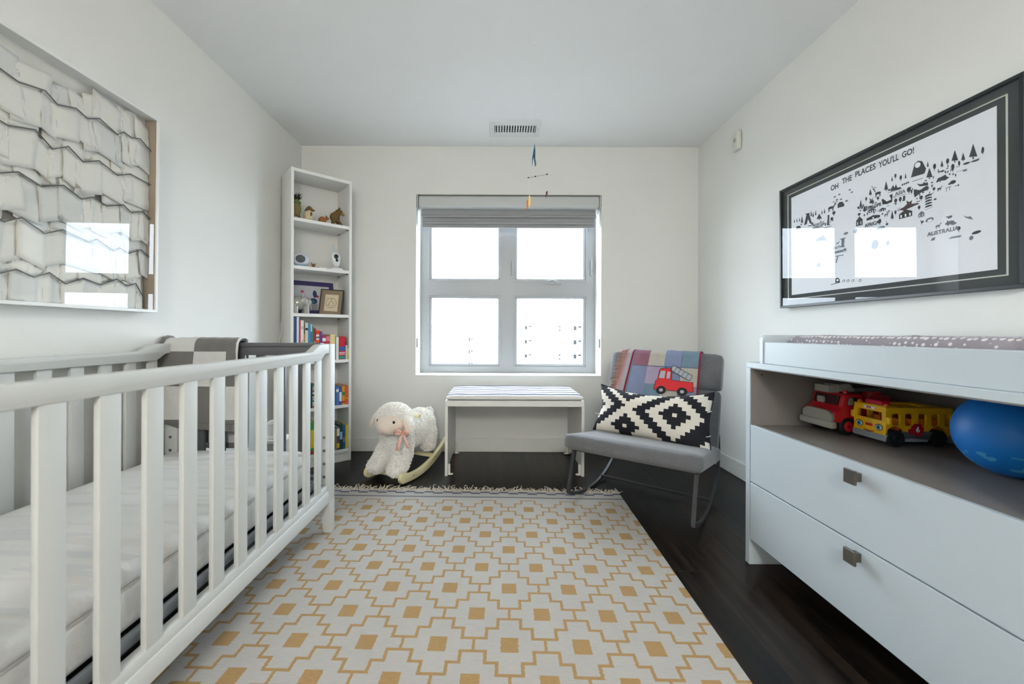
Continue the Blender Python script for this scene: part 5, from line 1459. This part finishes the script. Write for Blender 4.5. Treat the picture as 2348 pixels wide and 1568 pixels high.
for q in ((1210, 407), (1226, 404), (1253, 399)):
    b = BM(); ell(b, mpt(*q), 0.004, sub=2); obj('bead', b, bead, rod, 179)
b = BM(); tube(b, [mpt(1211, 408), mpt(1212, 446)], 0.0009, 5); obj('string', b, string_m, mb)
b = BM(); tube(b, [mpt(1253, 400), mpt(1252, 438)], 0.0003, 4); obj('string', b, string_m, mb)
leaf([(1212, 446), (1215, 452), (1215.5, 464), (1213, 476), (1210.5, 475), (1209, 470), (1210, 458)], felt_y, 'yellow_leaf', 0.012)
leaf([(1208.5, 457), (1209.5, 466), (1208.5, 479), (1206, 480), (1206, 462)], felt_o, 'orange_leaf', 0.012)
leaf([(1252, 437), (1253, 441), (1251, 448), (1250.5, 453), (1249.5, 452), (1250, 442)], felt_n, 'navy_leaf', 0.01)
leaf([(1253, 438), (1254.5, 437), (1254.5, 447), (1252.3, 449)], felt_p, 'pink_leaf', 0.01)

# ---------------------------------------------------------------- things on the bookcase
PAGE = M('book_pages', '#e4ddca', 0.85, bump=0.2, bscale=300)
BG = 'books on the lower bookcase shelves'
def spine_art(bk_, w, h, marks, lab_m):
    for (f0, f1, m_) in marks:
        b = BM(); box(b, 0.0012, w-0.0012, -0.0006, 0.0006, h*f0, h*f1); obj('spine_band', b, m_, bk_)
def book(x, w, h, d, z, setb, col, label, marks=(), text=None, tcol=None, lean=0.0, tsize=None, horiz=False, grp=BG):
    """book standing on a shelf of the case; x,w along the shelf in the case's own frame"""
    wx, wy, _ = bl2w(x, setb)
    r = thing('book', label, 'book', (wx, wy, z), BA, grp)
    r.rotation_euler = (0, lean, BA)
    cm = M('book_cover_'+col.lstrip('#'), col, 0.4, bump=0.03, var=0.05)
    b = BM(); box(b, 0, 0.0018, 0, d, 0, h); box(b, w-0.0018, w, 0, d, 0, h); box(b, 0, w, 0, 0.003, 0, h, 0.0008, 1); obj('cover', b, cm, r)
    b = BM(); box(b, 0.0018, w-0.0018, 0.003, d-0.004, 0.003, h-0.004); obj('pages', b, PAGE, r)
    spine_art(r, w, h, marks, None)
    if text:
        sz = tsize or w*0.75
        if horiz: mtx = basis((1, 0, 0), (0, 0, 1), (w/2, -0.0008, h*0.8))
        else: mtx = basis((0, 0, -1), (1, 0, 0), (w/2, -0.0008, h*(0.82 if text == '100' else 0.52)))
        obj('spine_lettering', text_mesh(text, sz, 0.0002, mtx), tcol, r)
        if text == '100': obj('spine_lettering', text_mesh('First Animals', sz*0.62, 0.0002, basis((0, 0, -1), (1, 0, 0), (w/2, -0.0008, h*0.42))), tcol, r)
    return r
def bmk(n_, c): return M('print_'+n_, c, 0.6, bump=0)
K = bmk('black', '#1a1a1e'); Wt = bmk('white', '#f0f0ee'); Rd = bmk('red', '#c22030'); Gd = bmk('gold', '#c99a4a'); Tl = bmk('teal', '#1b8378'); Yw = bmk('yellow', '#e2c428'); Bu = bmk('blue', '#2b5ca0'); Gn = bmk('green', '#2f8a3c'); Sk = bmk('sky', '#9cc6de'); Og = bmk('orange', '#e06a28')
SB = 0.012
def span(p0, p1, d=SB): a, c = shelf_x(p0, d), shelf_x(p1, d); return a, c-a-0.0006
rows = [
 (672.6, 680.0, 728.0, '#2f4a78', 'tall navy blue hardback, first on the fourth shelf from the left', [(0.05, 0.35, Gd)], None, None),
 (680.2, 685.6, 727.5, '#e4e6ec', 'tall white slim book between the navy hardback and a crimson spine', [(0.06, 0.10, Bu)], None, None),
 (685.8, 689.2, 736.0, '#c9304f', 'thin crimson book just left of the white 100 book', [(0.14, 0.17, Wt)], None, None),
 (689.4, 696.8, 736.0, '#e9e8e4', 'white book with 100 printed on its spine', [], '100', K),
 (697.0, 699.4, 768.0, '#b99a62', 'short tan booklet wedged between white and cream spines', [], None, None),
 (699.6, 706.6, 741.4, '#d9d0be', 'cream book with a small dark emblem near the top', [(0.80, 0.86, K), (0.30, 0.36, Gd)], None, None),
 (706.8, 711.6, 742.0, '#2b87b8', 'medium blue book right of the cream emblem book', [(0.06, 0.10, Wt)], None, None),
 (711.8, 716.0, 745.5, '#a9d3e6', 'pale blue thin book beside a dark green one', [(0.5, 0.8, Bu)], None, None),
 (716.2, 719.4, 750.0, '#3f7d5c', 'narrow green book next to the dark red spine', [], None, None),
 (719.6, 724.4, 754.0, '#a02830', 'dark red small book left of the orange red OL book', [(0.2, 0.6, Gd)], None, None),
 (724.6, 732.6, 758.8, '#d8432a', 'orange red board book with white OL lettering', [(0.68, 0.86, Wt), (0.73, 0.81, K)], 'OL', Wt),
 (732.8, 738.8, 761.0, '#5c4190', 'purple board book reading LITTLE on its spine', [], 'LITTLE', Wt),
 (739.0, 747.6, 769.5, '#b8274e', 'small crimson book between the purple and pink ones', [(0.75, 0.88, Wt)], None, None),
 (747.8, 756.8, 772.5, '#cf7c92', 'small pink book beside the pale yellow block book', [(0.6, 0.8, Rd)], None, None),
 (757.0, 768.8, 768.5, '#dccf94', 'pale yellow thick board book behind the crib post', [], None, None),
 (770.6, 777.0, 773.5, '#dfe3dc', 'off-white book just right of the crib post top', [], None, None),
 (777.4, 792.4, 773.0, '#c3182c', 'thick bright red book with white lines and teal foot', [(0.02, 0.16, Tl), (0.22, 0.25, Wt), (0.29, 0.32, Wt), (0.38, 0.56, Bu)], None, None),
 (792.8, 796.8, 792.5, '#dddcd4', 'short white book between the thick red one and yellow', [], None, None),
 (797.0, 799.6, 799.5, '#e0cf58', 'short yellow book at the right end of the fourth shelf', [], None, None)]
for (p0, p1, py, col, lab, marks, txt, tc) in rows:
    x_, w_ = span(p0, p1); z_ = SH[3]; h_ = min(shelf_z((p0+p1)/2, py, SB)-z_, SH[2]-0.024-z_)
    book(x_, w_, h_, 0.19 if h_ > .2 else 0.15, z_, SB, col, lab, marks, txt, tc, 0, (w_*0.7 if txt and len(txt) > 3 else w_*0.8), horiz=(txt == 'OL'))
# glass block behind the short books
gx_, gw_ = span(747.5, 770.5, 0.12)
gl_t = thing('acrylic_stand', 'clear acrylic holder standing behind the small pink and yellow books', 'holder', (*bl2w(gx_, 0.165)[:2], SH[3]), BA)
b = BM(); box(b, 0, gw_, 0.0, 0.006, 0, 0.150, 0.001, 1); obj('upright', b, M('acrylic_haze', '#b9b8b0', 0.15), gl_t); b = BM(); box(b, 0, gw_, 0.006, 0.05, 0, 0.006); obj('foot', b, M('acrylic_haze', '#b9b8b0', 0.15), gl_t)
rows2 = [
 (712.0, 716.5, 884.0, '#1d3a5c', 'dark blue spine seen between the last crib slats', [], 4),
 (716.7, 723.5, 882.0, '#3d6f86', 'book with a busy multicoloured spine seen between crib slats', [(k/12+.01, k/12+.06, m_) for k, m_ in enumerate((Rd, Yw, Wt, Gn, Sk, Yw, K, Wt, Rd, Sk, Yw, Gn))], 4),
 (770.8, 778.0, 887.0, '#4a74b4', 'first blue book right of the crib post on the fifth shelf', [(0.7, 0.85, Wt)], 4),
 (778.2, 784.6, 888.0, '#3a4fa4', 'deep blue book second right of the crib post', [(0.2, 0.7, Wt)], 4),
 (784.8, 791.8, 886.5, '#e39a26', 'yellow orange book with green badge on the fifth shelf', [(0.5, 0.68, Gn), (0.1, 0.2, Rd)], 4),
 (792.0, 799.0, 886.0, '#e2662a', 'orange book at the right end of the fifth shelf', [(0.3, 0.36, Yw)], 4),
 (713.0, 722.8, 969.0, '#33913c', 'green book with red foot seen between crib slats', [(0.02, 0.12, Rd), (0.2, 0.75, Yw)] , 5),
 (770.8, 773.0, 985.0, '#b69a48', 'thin mustard book low beside the crib post', [], 5),
 (773.2, 780.0, 981.0, '#5b4f7d', 'purple and cream book on the lowest shelf', [(0.62, 0.95, Wt), (0.1, 0.3, Yw)], 5),
 (780.2, 786.4, 974.0, '#1f4a44', 'dark green book on the lowest shelf', [(0.4, 0.7, Sk)], 5),
 (786.6, 792.6, 976.0, '#2f6aa6', 'blue book with a pale title on the lowest shelf', [(0.1, 0.8, Bu), (0.3, 0.5, Wt)], 5),
 (792.8, 799.4, 975.0, '#e6cf2a', 'big yellow book at the right end of the lowest shelf', [], 5)]
for (p0, p1, py, col, lab, marks, si) in rows2:
    x_, w_ = span(p0, p1); z_ = SH[si]; h_ = min(shelf_z((p0+p1)/2, py, SB)-z_, SH[si-1]-0.026-z_)
    mk = [(f0, f1, m_) for f0, f1, m_ in marks]
    book(x_, w_, h_, 0.20, z_, SB, col, lab, mk)

# third shelf: violet-framed cactus print, elephant bank, small framed drawing
Z3 = SH[2]
vf = thing('violet_framed_print', 'violet framed cactus print leaning at the back of the third shelf', 'picture', (*bl2w(0.022, 0.168)[:2], Z3+0.001), BA)
vf.rotation_euler = (Matrix.Rotation(BA, 3, 'Z') @ Matrix.Rotation(R(-12), 3, 'X')).to_euler()
vio = M('violet_frame', '#3f3468', 0.4)
b = BM(); ring_frame(b, 0, 0.325, 0, 0.248, 0.032, 0, 0.014); obj('frame', b, vio, vf)
b = BM(); box(b, 0.03, 0.297, 0.006, 0.012, 0.03, 0.220); obj('print', b, M('print_lilac_white', '#cfcfd6', 0.7, var=0.03), vf)
cn = M('cactus_navy', '#2b3a70', 0.7); cp = M('cactus_purple', '#4c2c74', 0.7); ctl = M('cactus_teal', '#1f7f72', 0.7); cr = M('cactus_pink', '#b52c6c', 0.7)
def flat(b, cx, cz, rx, rz_, y=0.0055, n=20): prism(b, [(cx+rx*math.cos(2*PI*k/n), cz+rz_*math.sin(2*PI*k/n)) for k in range(n)], y-0.0008, y, 'y')
b = BM(); flat(b, 0.190, 0.155, 0.014, 0.028); obj('cactus_pad', b, cn, vf)
b = BM(); flat(b, 0.178, 0.102, 0.026, 0.022, 0.0054); obj('cactus_pad', b, cp, vf)
b = BM(); flat(b, 0.174, 0.099, 0.014, 0.012, 0.0046); obj('cactus_mark', b, ctl, vf)
b = BM(); flat(b, 0.207, 0.138, 0.010, 0.009, 0.0046); obj('cactus_flower', b, cr, vf)
b = BM(); box(b, 0.158, 0.205, 0.004, 0.0055, 0.032, 0.082); obj('cactus_pot', b, M('pot_grey', '#a7a7ac', 0.7), vf)
ceramic = M('grey_glaze', '#97978f', 0.12, bump=0.01, var=0.04, coat=0.8)
el = thing('elephant_bank', 'shiny grey ceramic elephant with a raised trunk on the third shelf', 'figurine', (*bl2w(0.078, 0.075)[:2], Z3), BA)
q = BM()
ell(q, (-0.005, 0, 0.072), (0.056, 0.042, 0.046)); ell(q, (0.042, 0, 0.078), (0.034, 0.034, 0.034))
for lx, ly in ((-0.036, -0.018), (-0.036, 0.018), (0.034, -0.018), (0.034, 0.018)): limb(q, (lx, ly, 0.055), (lx, ly, 0.014), 0.022, 0.020); 
for lx, ly in ((-0.036, -0.018), (-0.036, 0.018), (0.034, -0.018), (0.034, 0.018)): cyl(q, (lx, ly, 0), (lx, ly, 0.02), 0.0205, seg=16)
ell(q, (0.016, -0.036, 0.085), (0.024, 0.012, 0.030)); ell(q, (0.016, 0.034, 0.085), (0.019, 0.007, 0.024))
limb(q, (0.060, 0, 0.078), (0.066, 0, 0.045), 0.012, 0.009); limb(q, (0.066, 0, 0.045), (0.070, 0, 0.030), 0.009, 0.008)
obj('body', blob_mesh(q, 0.0028, 5), ceramic, el, 179)
b = BM(); lathe(b, [(0.006, 0), (0.007, 0.012), (0.010, 0.026), (0.008, 0.036), (0.004, 0.040)], 16, Matrix.Translation((0.014, 0, 0.106))); fr_ = obj('finial', b, ceramic, el, 179)
b = BM(); lathe(b, [(0.003, 0), (0.010, 0.004), (0.010, 0.014), (0.006, 0.012), (0.002, 0.010)], 10, Matrix.Translation((0.014, 0, 0.146))); obj('pink_tip', b, cr, fr_, 40)
b = BM()
for k in range(6): ell(b, (0.030+0.006*k, -0.012, 0.110-0.0016*k), (0.004, 0.004, 0.004), sub=1)
obj('flower_garland', b, M('garland_pink', '#b8566c', 0.5), el, 60)
df = thing('small_framed_drawing', 'small black framed circle drawing leaning at the right of the third shelf', 'picture', (*bl2w(shelf_x(729, 0.115), 0.115)[:2], Z3+0.002), BA)
fw = 0.158
df.rotation_euler = (Matrix.Rotation(BA-R(33), 3, 'Z') @ Matrix.Rotation(R(3), 3, 'Y') @ Matrix.Rotation(R(-11), 3, 'X')).to_euler()
fh = 0.190
b = BM(); ring_frame(b, 0, fw, 0, fh, 0.006, 0, 0.016); obj('frame', b, blkf, df)
b = BM(); box(b, 0.005, fw-0.005, 0.006, 0.010, 0.005, fh-0.005); obj('mat_board', b, M('mat_tan', '#8f7d66', 0.8), df)
b = BM(); box(b, fw*.22, fw*.80, 0.0045, 0.006, fh*.15, fh*.80); dp = obj('drawing_paper', b, M('paper_cream', '#dccdb0', 0.8), df)
b = BM(); cxx, czz = fw*.50, fh*.47
tube(b, [(cxx+fw*.23*math.cos(2*PI*k/32), 0.0038, czz+fw*.23*math.sin(2*PI*k/32)) for k in range(32)], 0.0011, 5, closed=True, up=(0, 1, 0))
tube(b, [(cxx-fw*.13, 0.0038, czz-fw*.13), (cxx-fw*.08, 0.0038, czz), (cxx, 0.0038, czz+fw*.14), (cxx+fw*.08, 0.0038, czz+0.002), (cxx+fw*.14, 0.0038, czz-fw*.05)], 0.0012, 5, up=(0, 1, 0))
tube(b, [(cxx, 0.0038, czz+fw*.14), (cxx, 0.0038, czz+fw*.22)], 0.0015, 5, up=(0, 1, 0))
tube(b, [(cxx+fw*.11*math.cos(PI+PI*k/8), 0.0038, czz-fw*.07+fw*.07*math.sin(PI+PI*k/8)) for k in range(9)], 0.0007, 5, up=(0, 1, 0))
tube(b, [(cxx-fw*.19+0.006*(k % 2), 0.0038, czz+fw*.21+0.004*(k//2)) for k in range(6)], 0.0006, 5, up=(0, 1, 0))
obj('ink_lines', b, bmk('ink_slate', '#4c4a4e'), dp)
bx_ = thing('wooden_block', 'slim tan wooden block behind the small framed drawing', 'block', (*bl2w(0.336, 0.075)[:2], Z3), BA)
b = BM(); box(b, 0, 0.014, 0, 0.05, 0, 0.052, 0.002); obj('block_body', b, M('tan_wood', '#a98a62', 0.6), bx_, 40)

# second shelf: round speaker, wooden bird, remote, baby camera
Z2 = SH[1]
sp_ = thing('round_monitor_speaker', 'white rounded baby monitor speaker with grey oval face on the second shelf', 'speaker', (*bl2w(0.075, 0.055)[:2], Z2), BA)
lav = M('speaker_white', '#c9cbd8', 0.35, bump=0.01)
b = BM(); ell(b, (0, 0, 0.048), (0.056, 0.036, 0.046)); bb = blob_mesh(b, 0.004, 2); obj('shell', bb, lav, sp_, 179)
b = BM(); ell(b, (-0.006, -0.0215, 0.050), (0.034, 0.019, 0.029), Matrix.Rotation(R(0), 3, 'Z')); obj('speaker_grille', b, M('grille_dark', '#4e4f52', 0.6, bump=0.5, bscale=800), sp_, 179)
b = BM(); lathe(b, [(0.036, 0), (0.04, 0.003), (0.038, 0.008)], 24, Matrix.Diagonal((1, 0.7, 1, 1))); obj('base_light', b, M('teal_ring', '#6fb9c0', 0.4), sp_, 40)
bd = thing('wooden_bird', 'tiny brown wooden bird on the second shelf beside the speaker', 'figurine', (*bl2w(shelf_x(717, 0.05), 0.04)[:2], Z2), BA)
b = BM(); ell(b, (0, 0, 0.018), (0.013, 0.010, 0.011)); limb(b, (-0.010, 0, 0.020), (-0.013, 0, 0.036), 0.004, 0.0025); ell(b, (0.010, 0, 0.026), (0.006, 0.006, 0.006)); cyl(b, (0, 0, 0), (0, 0, 0.010), 0.005, seg=10)
obj('carved_body', blob_mesh(b, 0.0018, 3), M('brown_wood', '#8a5a33', 0.4), bd, 179)
rs = thing('red_strap', 'thin dark red strap lying on the second shelf by the wooden bird', 'strap', (*bl2w(shelf_x(716, 0.02), 0.02)[:2], Z2), BA)
b = BM(); tube(b, [(0.006*k-0.02, 0.003*math.sin(k*1.2), 0.0022) for k in range(12)], 0.002, 6); obj('cord', b, bmk('strap_red', '#8e3838'), rs, 60)
rm = thing('white_remote', 'small flat white remote lying on the second shelf', 'remote', (*bl2w(shelf_x(738, 0.03), 0.03)[:2], Z2), BA)
b = BM(); box(b, -0.024, 0.024, -0.011, 0.011, 0, 0.009, 0.0025, 2); obj('shell', b, M('remote_ivory', '#dedcd0', 0.4), rm, 40)
b = BM(); box(b, -0.012, 0.010, -0.0075, -0.004, 0.0085, 0.0098, 0.0004, 1); obj('button', b, M('remote_grey', '#b6b4a8', 0.5), rm)
bcx = shelf_x(770, 0.05)
cm_ = thing('baby_camera', 'white baby camera with a raised antenna and dark lens on the second shelf', 'camera', (*bl2w(bcx, 0.046)[:2], Z2), BA)
cm_.scale = (1.2, 1.2, 1.2)
wpl = M('camera_white', '#e3e5e6', 0.3, bump=0.01)
b = BM(); lathe(b, [(0.039, 0), (0.040, 0.003), (0.037, 0.009), (0.016, 0.014), (0.009, 0.020), (0.010, 0.024)], 28); obj('base', b, wpl, cm_, 50)
tl_ = Matrix.Translation((-0.002, -0.003, 0.062)) @ Matrix.Rotation(R(-6), 4, 'Y')
b = BM(); ell(b, (0, 0, 0.012), (0.028, 0.016, 0.034)); ell(b, (0, 0, -0.014), (0.024, 0.016, 0.030)); bb = blob_mesh(b, 0.003, 3); bb.transform(tl_); hd = obj('housing', bb, wpl, cm_, 179)
b = BM(); lathe(b, [(0.0135, 0), (0.0135, 0.004), (0.009, 0.006), (0.002, 0.007)], 20, tl_ @ Matrix.Translation((-0.003, -0.0125, 0.018)) @ Matrix.Rotation(R(90), 4, 'X')); obj('lens', b, M('lens_black', '#0d1016', 0.1), hd, 50)
b = BM(); box(b, -0.008, 0.006, -0.0175, -0.013, -0.012, 0.004, 0.001, 1, mat=tl_); obj('sensor_window', b, M('lens_black', '#0d1016', 0.1), hd)
b = BM(); cyl(b, tl_ @ Vector((0.002, 0.004, 0.038)), tl_ @ Vector((-0.004, 0.006, 0.088)), 0.0085, 0.0055, 14); ell(b, tl_ @ Vector((-0.004, 0.006, 0.088)), 0.0055, sub=2); obj('antenna', b, M('antenna_pale', '#c3cfcf', 0.3), hd, 50)

# top shelf: woven animals
Z1 = SH[0]
def straw(n_, c1, c2, sc=120):
    m, n, p = new_mat(n_, 0.75); v, (x, y, z) = n.coords('Object')
    k = n.noise(n.vec(x*220.0, y*220.0, z*420.0), 1.0, 2.0)
    n.link(n.mix(k, c1, c2).s, p.inputs['Base Color']); set_bump(n, p, k, 0.9, 0.003); return m
pn = thing('pineapple_figure', 'woven pineapple-shaped figure with a dark leafy crown at left of the top shelf', 'figurine', (*bl2w(0.046, 0.05)[:2], Z1), BA)
pn.scale = (1.12, 1.12, 1.12)
stw = straw('woven_green_straw', '#574a2a', '#98884f')
b = BM(); ell(b, (0, 0, 0.062), (0.026, 0.026, 0.046)); ell(b, (0, 0, 0.105), (0.017, 0.017, 0.020)); 
for sx, sy in ((-0.014, -0.006), (0.014, -0.006), (0.016, 0.010), (-0.014, 0.012)): limb(b, (sx*.8, sy, 0.03), (sx*1.2, sy, 0.004), 0.007, 0.005)
obj('woven_body', blob_mesh(b, 0.003, 3), stw, pn, 179)
b = BM(); rnd = random.Random(3)
for k in range(46):
    a = rnd.uniform(0, 2*PI); t = rnd.uniform(0.008, 0.034); h = rnd.uniform(0.012, 0.045)
    p0 = Vector((0.004*math.cos(a), 0.004*math.sin(a), 0.112)); p1 = p0+Vector((t*.5*math.cos(a), t*.5*math.sin(a), h*.7)); p2 = p0+Vector((t*math.cos(a), t*math.sin(a), h))
    tube(b, [p0, p1, p2], [0.003, 0.0022, 0.0006], 4)
obj('leafy_crown', b, M('crown_dark_green', '#16281c', 0.7, var=0.3, vscale=60), pn)
b = BM(); tube(b, [(0.020*math.cos(2*PI*k/16), 0.020*math.sin(2*PI*k/16), 0.100+0.003*math.sin(k*2)) for k in range(16)], 0.006, 6, closed=True); obj('green_collar', b, M('collar_green', '#5f7d38', 0.7), pn, 60)
br_ = straw('woven_brown_straw', '#3a2a14', '#8d6d38'); ta_ = straw('woven_tan_straw', '#a08a60', '#d2c29a'); rd_ = straw('woven_russet_straw', '#6e3d18', '#c08048')
dg = thing('puppy_figure', 'cream and brown glazed puppy figure second from left on the top shelf', 'figurine', (*bl2w(shelf_x(707, 0.05), 0.045)[:2], Z1), BA)
dg.scale = (1.2, 1.2, 1.2)
b = BM(); ell(b, (-0.008, 0, 0.030), (0.022, 0.018, 0.028)); limb(b, (0.006, -0.008, 0.034), (0.012, -0.010, 0.006), 0.007, 0.006); limb(b, (0.006, 0.008, 0.034), (0.012, 0.010, 0.006), 0.007, 0.006); ell(b, (-0.014, -0.014, 0.010), (0.014, 0.008, 0.010)); ell(b, (-0.014, 0.014, 0.010), (0.014, 0.008, 0.010)); ell(b, (0, 0, 0.052), (0.012, 0.012, 0.014))
obj('body', blob_mesh(b, 0.0025, 3), M('puppy_cream', '#cdbd96', 0.35, var=0.15, vscale=50), dg, 179)
b = BM(); ell(b, (0.002, 0, 0.070), (0.017, 0.015, 0.014)); ell(b, (0.018, -0.002, 0.064), (0.011, 0.009, 0.008)); hb = obj('head', blob_mesh(b, 0.002, 3), M('puppy_brown', '#7a5428', 0.3, var=0.3, vscale=60), dg, 179)
b = BM(); prism(b, [(-0.022, 0.058), (-0.008, 0.082), (0.004, 0.080), (-0.006, 0.062)], -0.017, -0.013, 'y'); obj('ear', b, br_, hb)
b = BM(); prism(b, [(-0.022, 0.058), (-0.008, 0.082), (0.004, 0.080), (-0.006, 0.062)], 0.013, 0.017, 'y'); obj('ear', b, br_, hb)
b = BM(); ell(b, (0.029, -0.003, 0.066), (0.003, 0.003, 0.003), sub=2); obj('nose', b, K, hb, 179)
b = BM(); ell(b, (0.006, -0.004, 0.034), (0.009, 0.013, 0.020), Matrix.Rotation(R(15), 3, 'Y')); obj('brown_chest', b, M('puppy_brown', '#7a5428', 0.3), dg, 179)
hg = thing('hedgehog_figure', 'small russet hedgehog figure between the puppy and the big beast on the top shelf', 'figurine', (*bl2w(shelf_x(738, 0.05), 0.045)[:2], Z1), BA)
hg.scale = (1.2, 1.2, 1.2)
b = BM(); ell(b, (0, 0, 0.020), (0.022, 0.018, 0.020)); limb(b, (0.014, 0, 0.026), (0.030, 0, 0.034), 0.011, 0.008); 
for sx in (-0.012, 0.012): cyl(b, (sx, -0.006, 0), (sx, -0.006, 0.012), 0.005, seg=10)
obj('woven_body', blob_mesh(b, 0.0022, 3), rd_, hg, 179)
b = BM()
for sy in (-0.005, 0.005): cyl(b, (0.024, sy, 0.038), (0.018, sy*1.6, 0.050), 0.0035, 0.0005, 8)
obj('ears', b, br_, hg); b = BM(); cyl(b, (-0.024, -0.006, 0.0), (-0.022, -0.006, 0.020), 0.003, seg=8); obj('hind_leg', b, br_, hg, 60)
bt = thing('woven_beast_figure', 'largest brown woven horse-like figure at right of the top shelf', 'figurine', (*bl2w(shelf_x(766, 0.06), 0.05)[:2], Z1), BA)
bt.scale = (1.12, 1.12, 1.12)
b = BM(); ell(b, (-0.002, 0, 0.052), (0.030, 0.024, 0.032), Matrix.Rotation(R(-20), 3, 'Y')); limb(b, (0.008, 0, 0.070), (0.024, 0, 0.094), 0.023, 0.017); ell(b, (0.030, 0, 0.096), (0.018, 0.015, 0.016))
limb(b, (0.018, -0.012, 0.030), (0.040, -0.014, 0.005), 0.008, 0.005); limb(b, (0.014, 0.012, 0.030), (0.032, 0.014, 0.005), 0.008, 0.005); limb(b, (-0.010, -0.010, 0.028), (-0.012, -0.012, 0.005), 0.008, 0.007); limb(b, (-0.012, 0.010, 0.028), (-0.016, 0.012, 0.005), 0.008, 0.007)
tbm = blob_mesh(b, 0.003, 3); tb_o = obj('woven_body', tbm.copy(), br_, bt, 179)
obj('straw_mane', tufts(tbm, 420, 0.005, 0.0009, 6, keep=lambda p_: p_.z > 0.03 and p_.x < 0.03), br_, tb_o)
b = BM(); prism(b, [(0.030, 0.100), (0.048, 0.094), (0.060, 0.078), (0.054, 0.070), (0.036, 0.082)], -0.011, 0.011, 'y'); bev_all(b, 0.003); obj('snout', b, straw('woven_gold_straw', '#7a6a30', '#c0a45a'), bt, 60)
b = BM(); 
for sy in (-0.009, 0.009): cyl(b, (0.028, sy, 0.108), (0.025, sy*1.3, 0.124), 0.005, 0.001, 8)
obj('ears', b, br_, bt)
b = BM(); ell(b, (0.034, -0.014, 0.103), (0.003, 0.002, 0.003), sub=2); obj('eye', b, Wt, bt, 179)
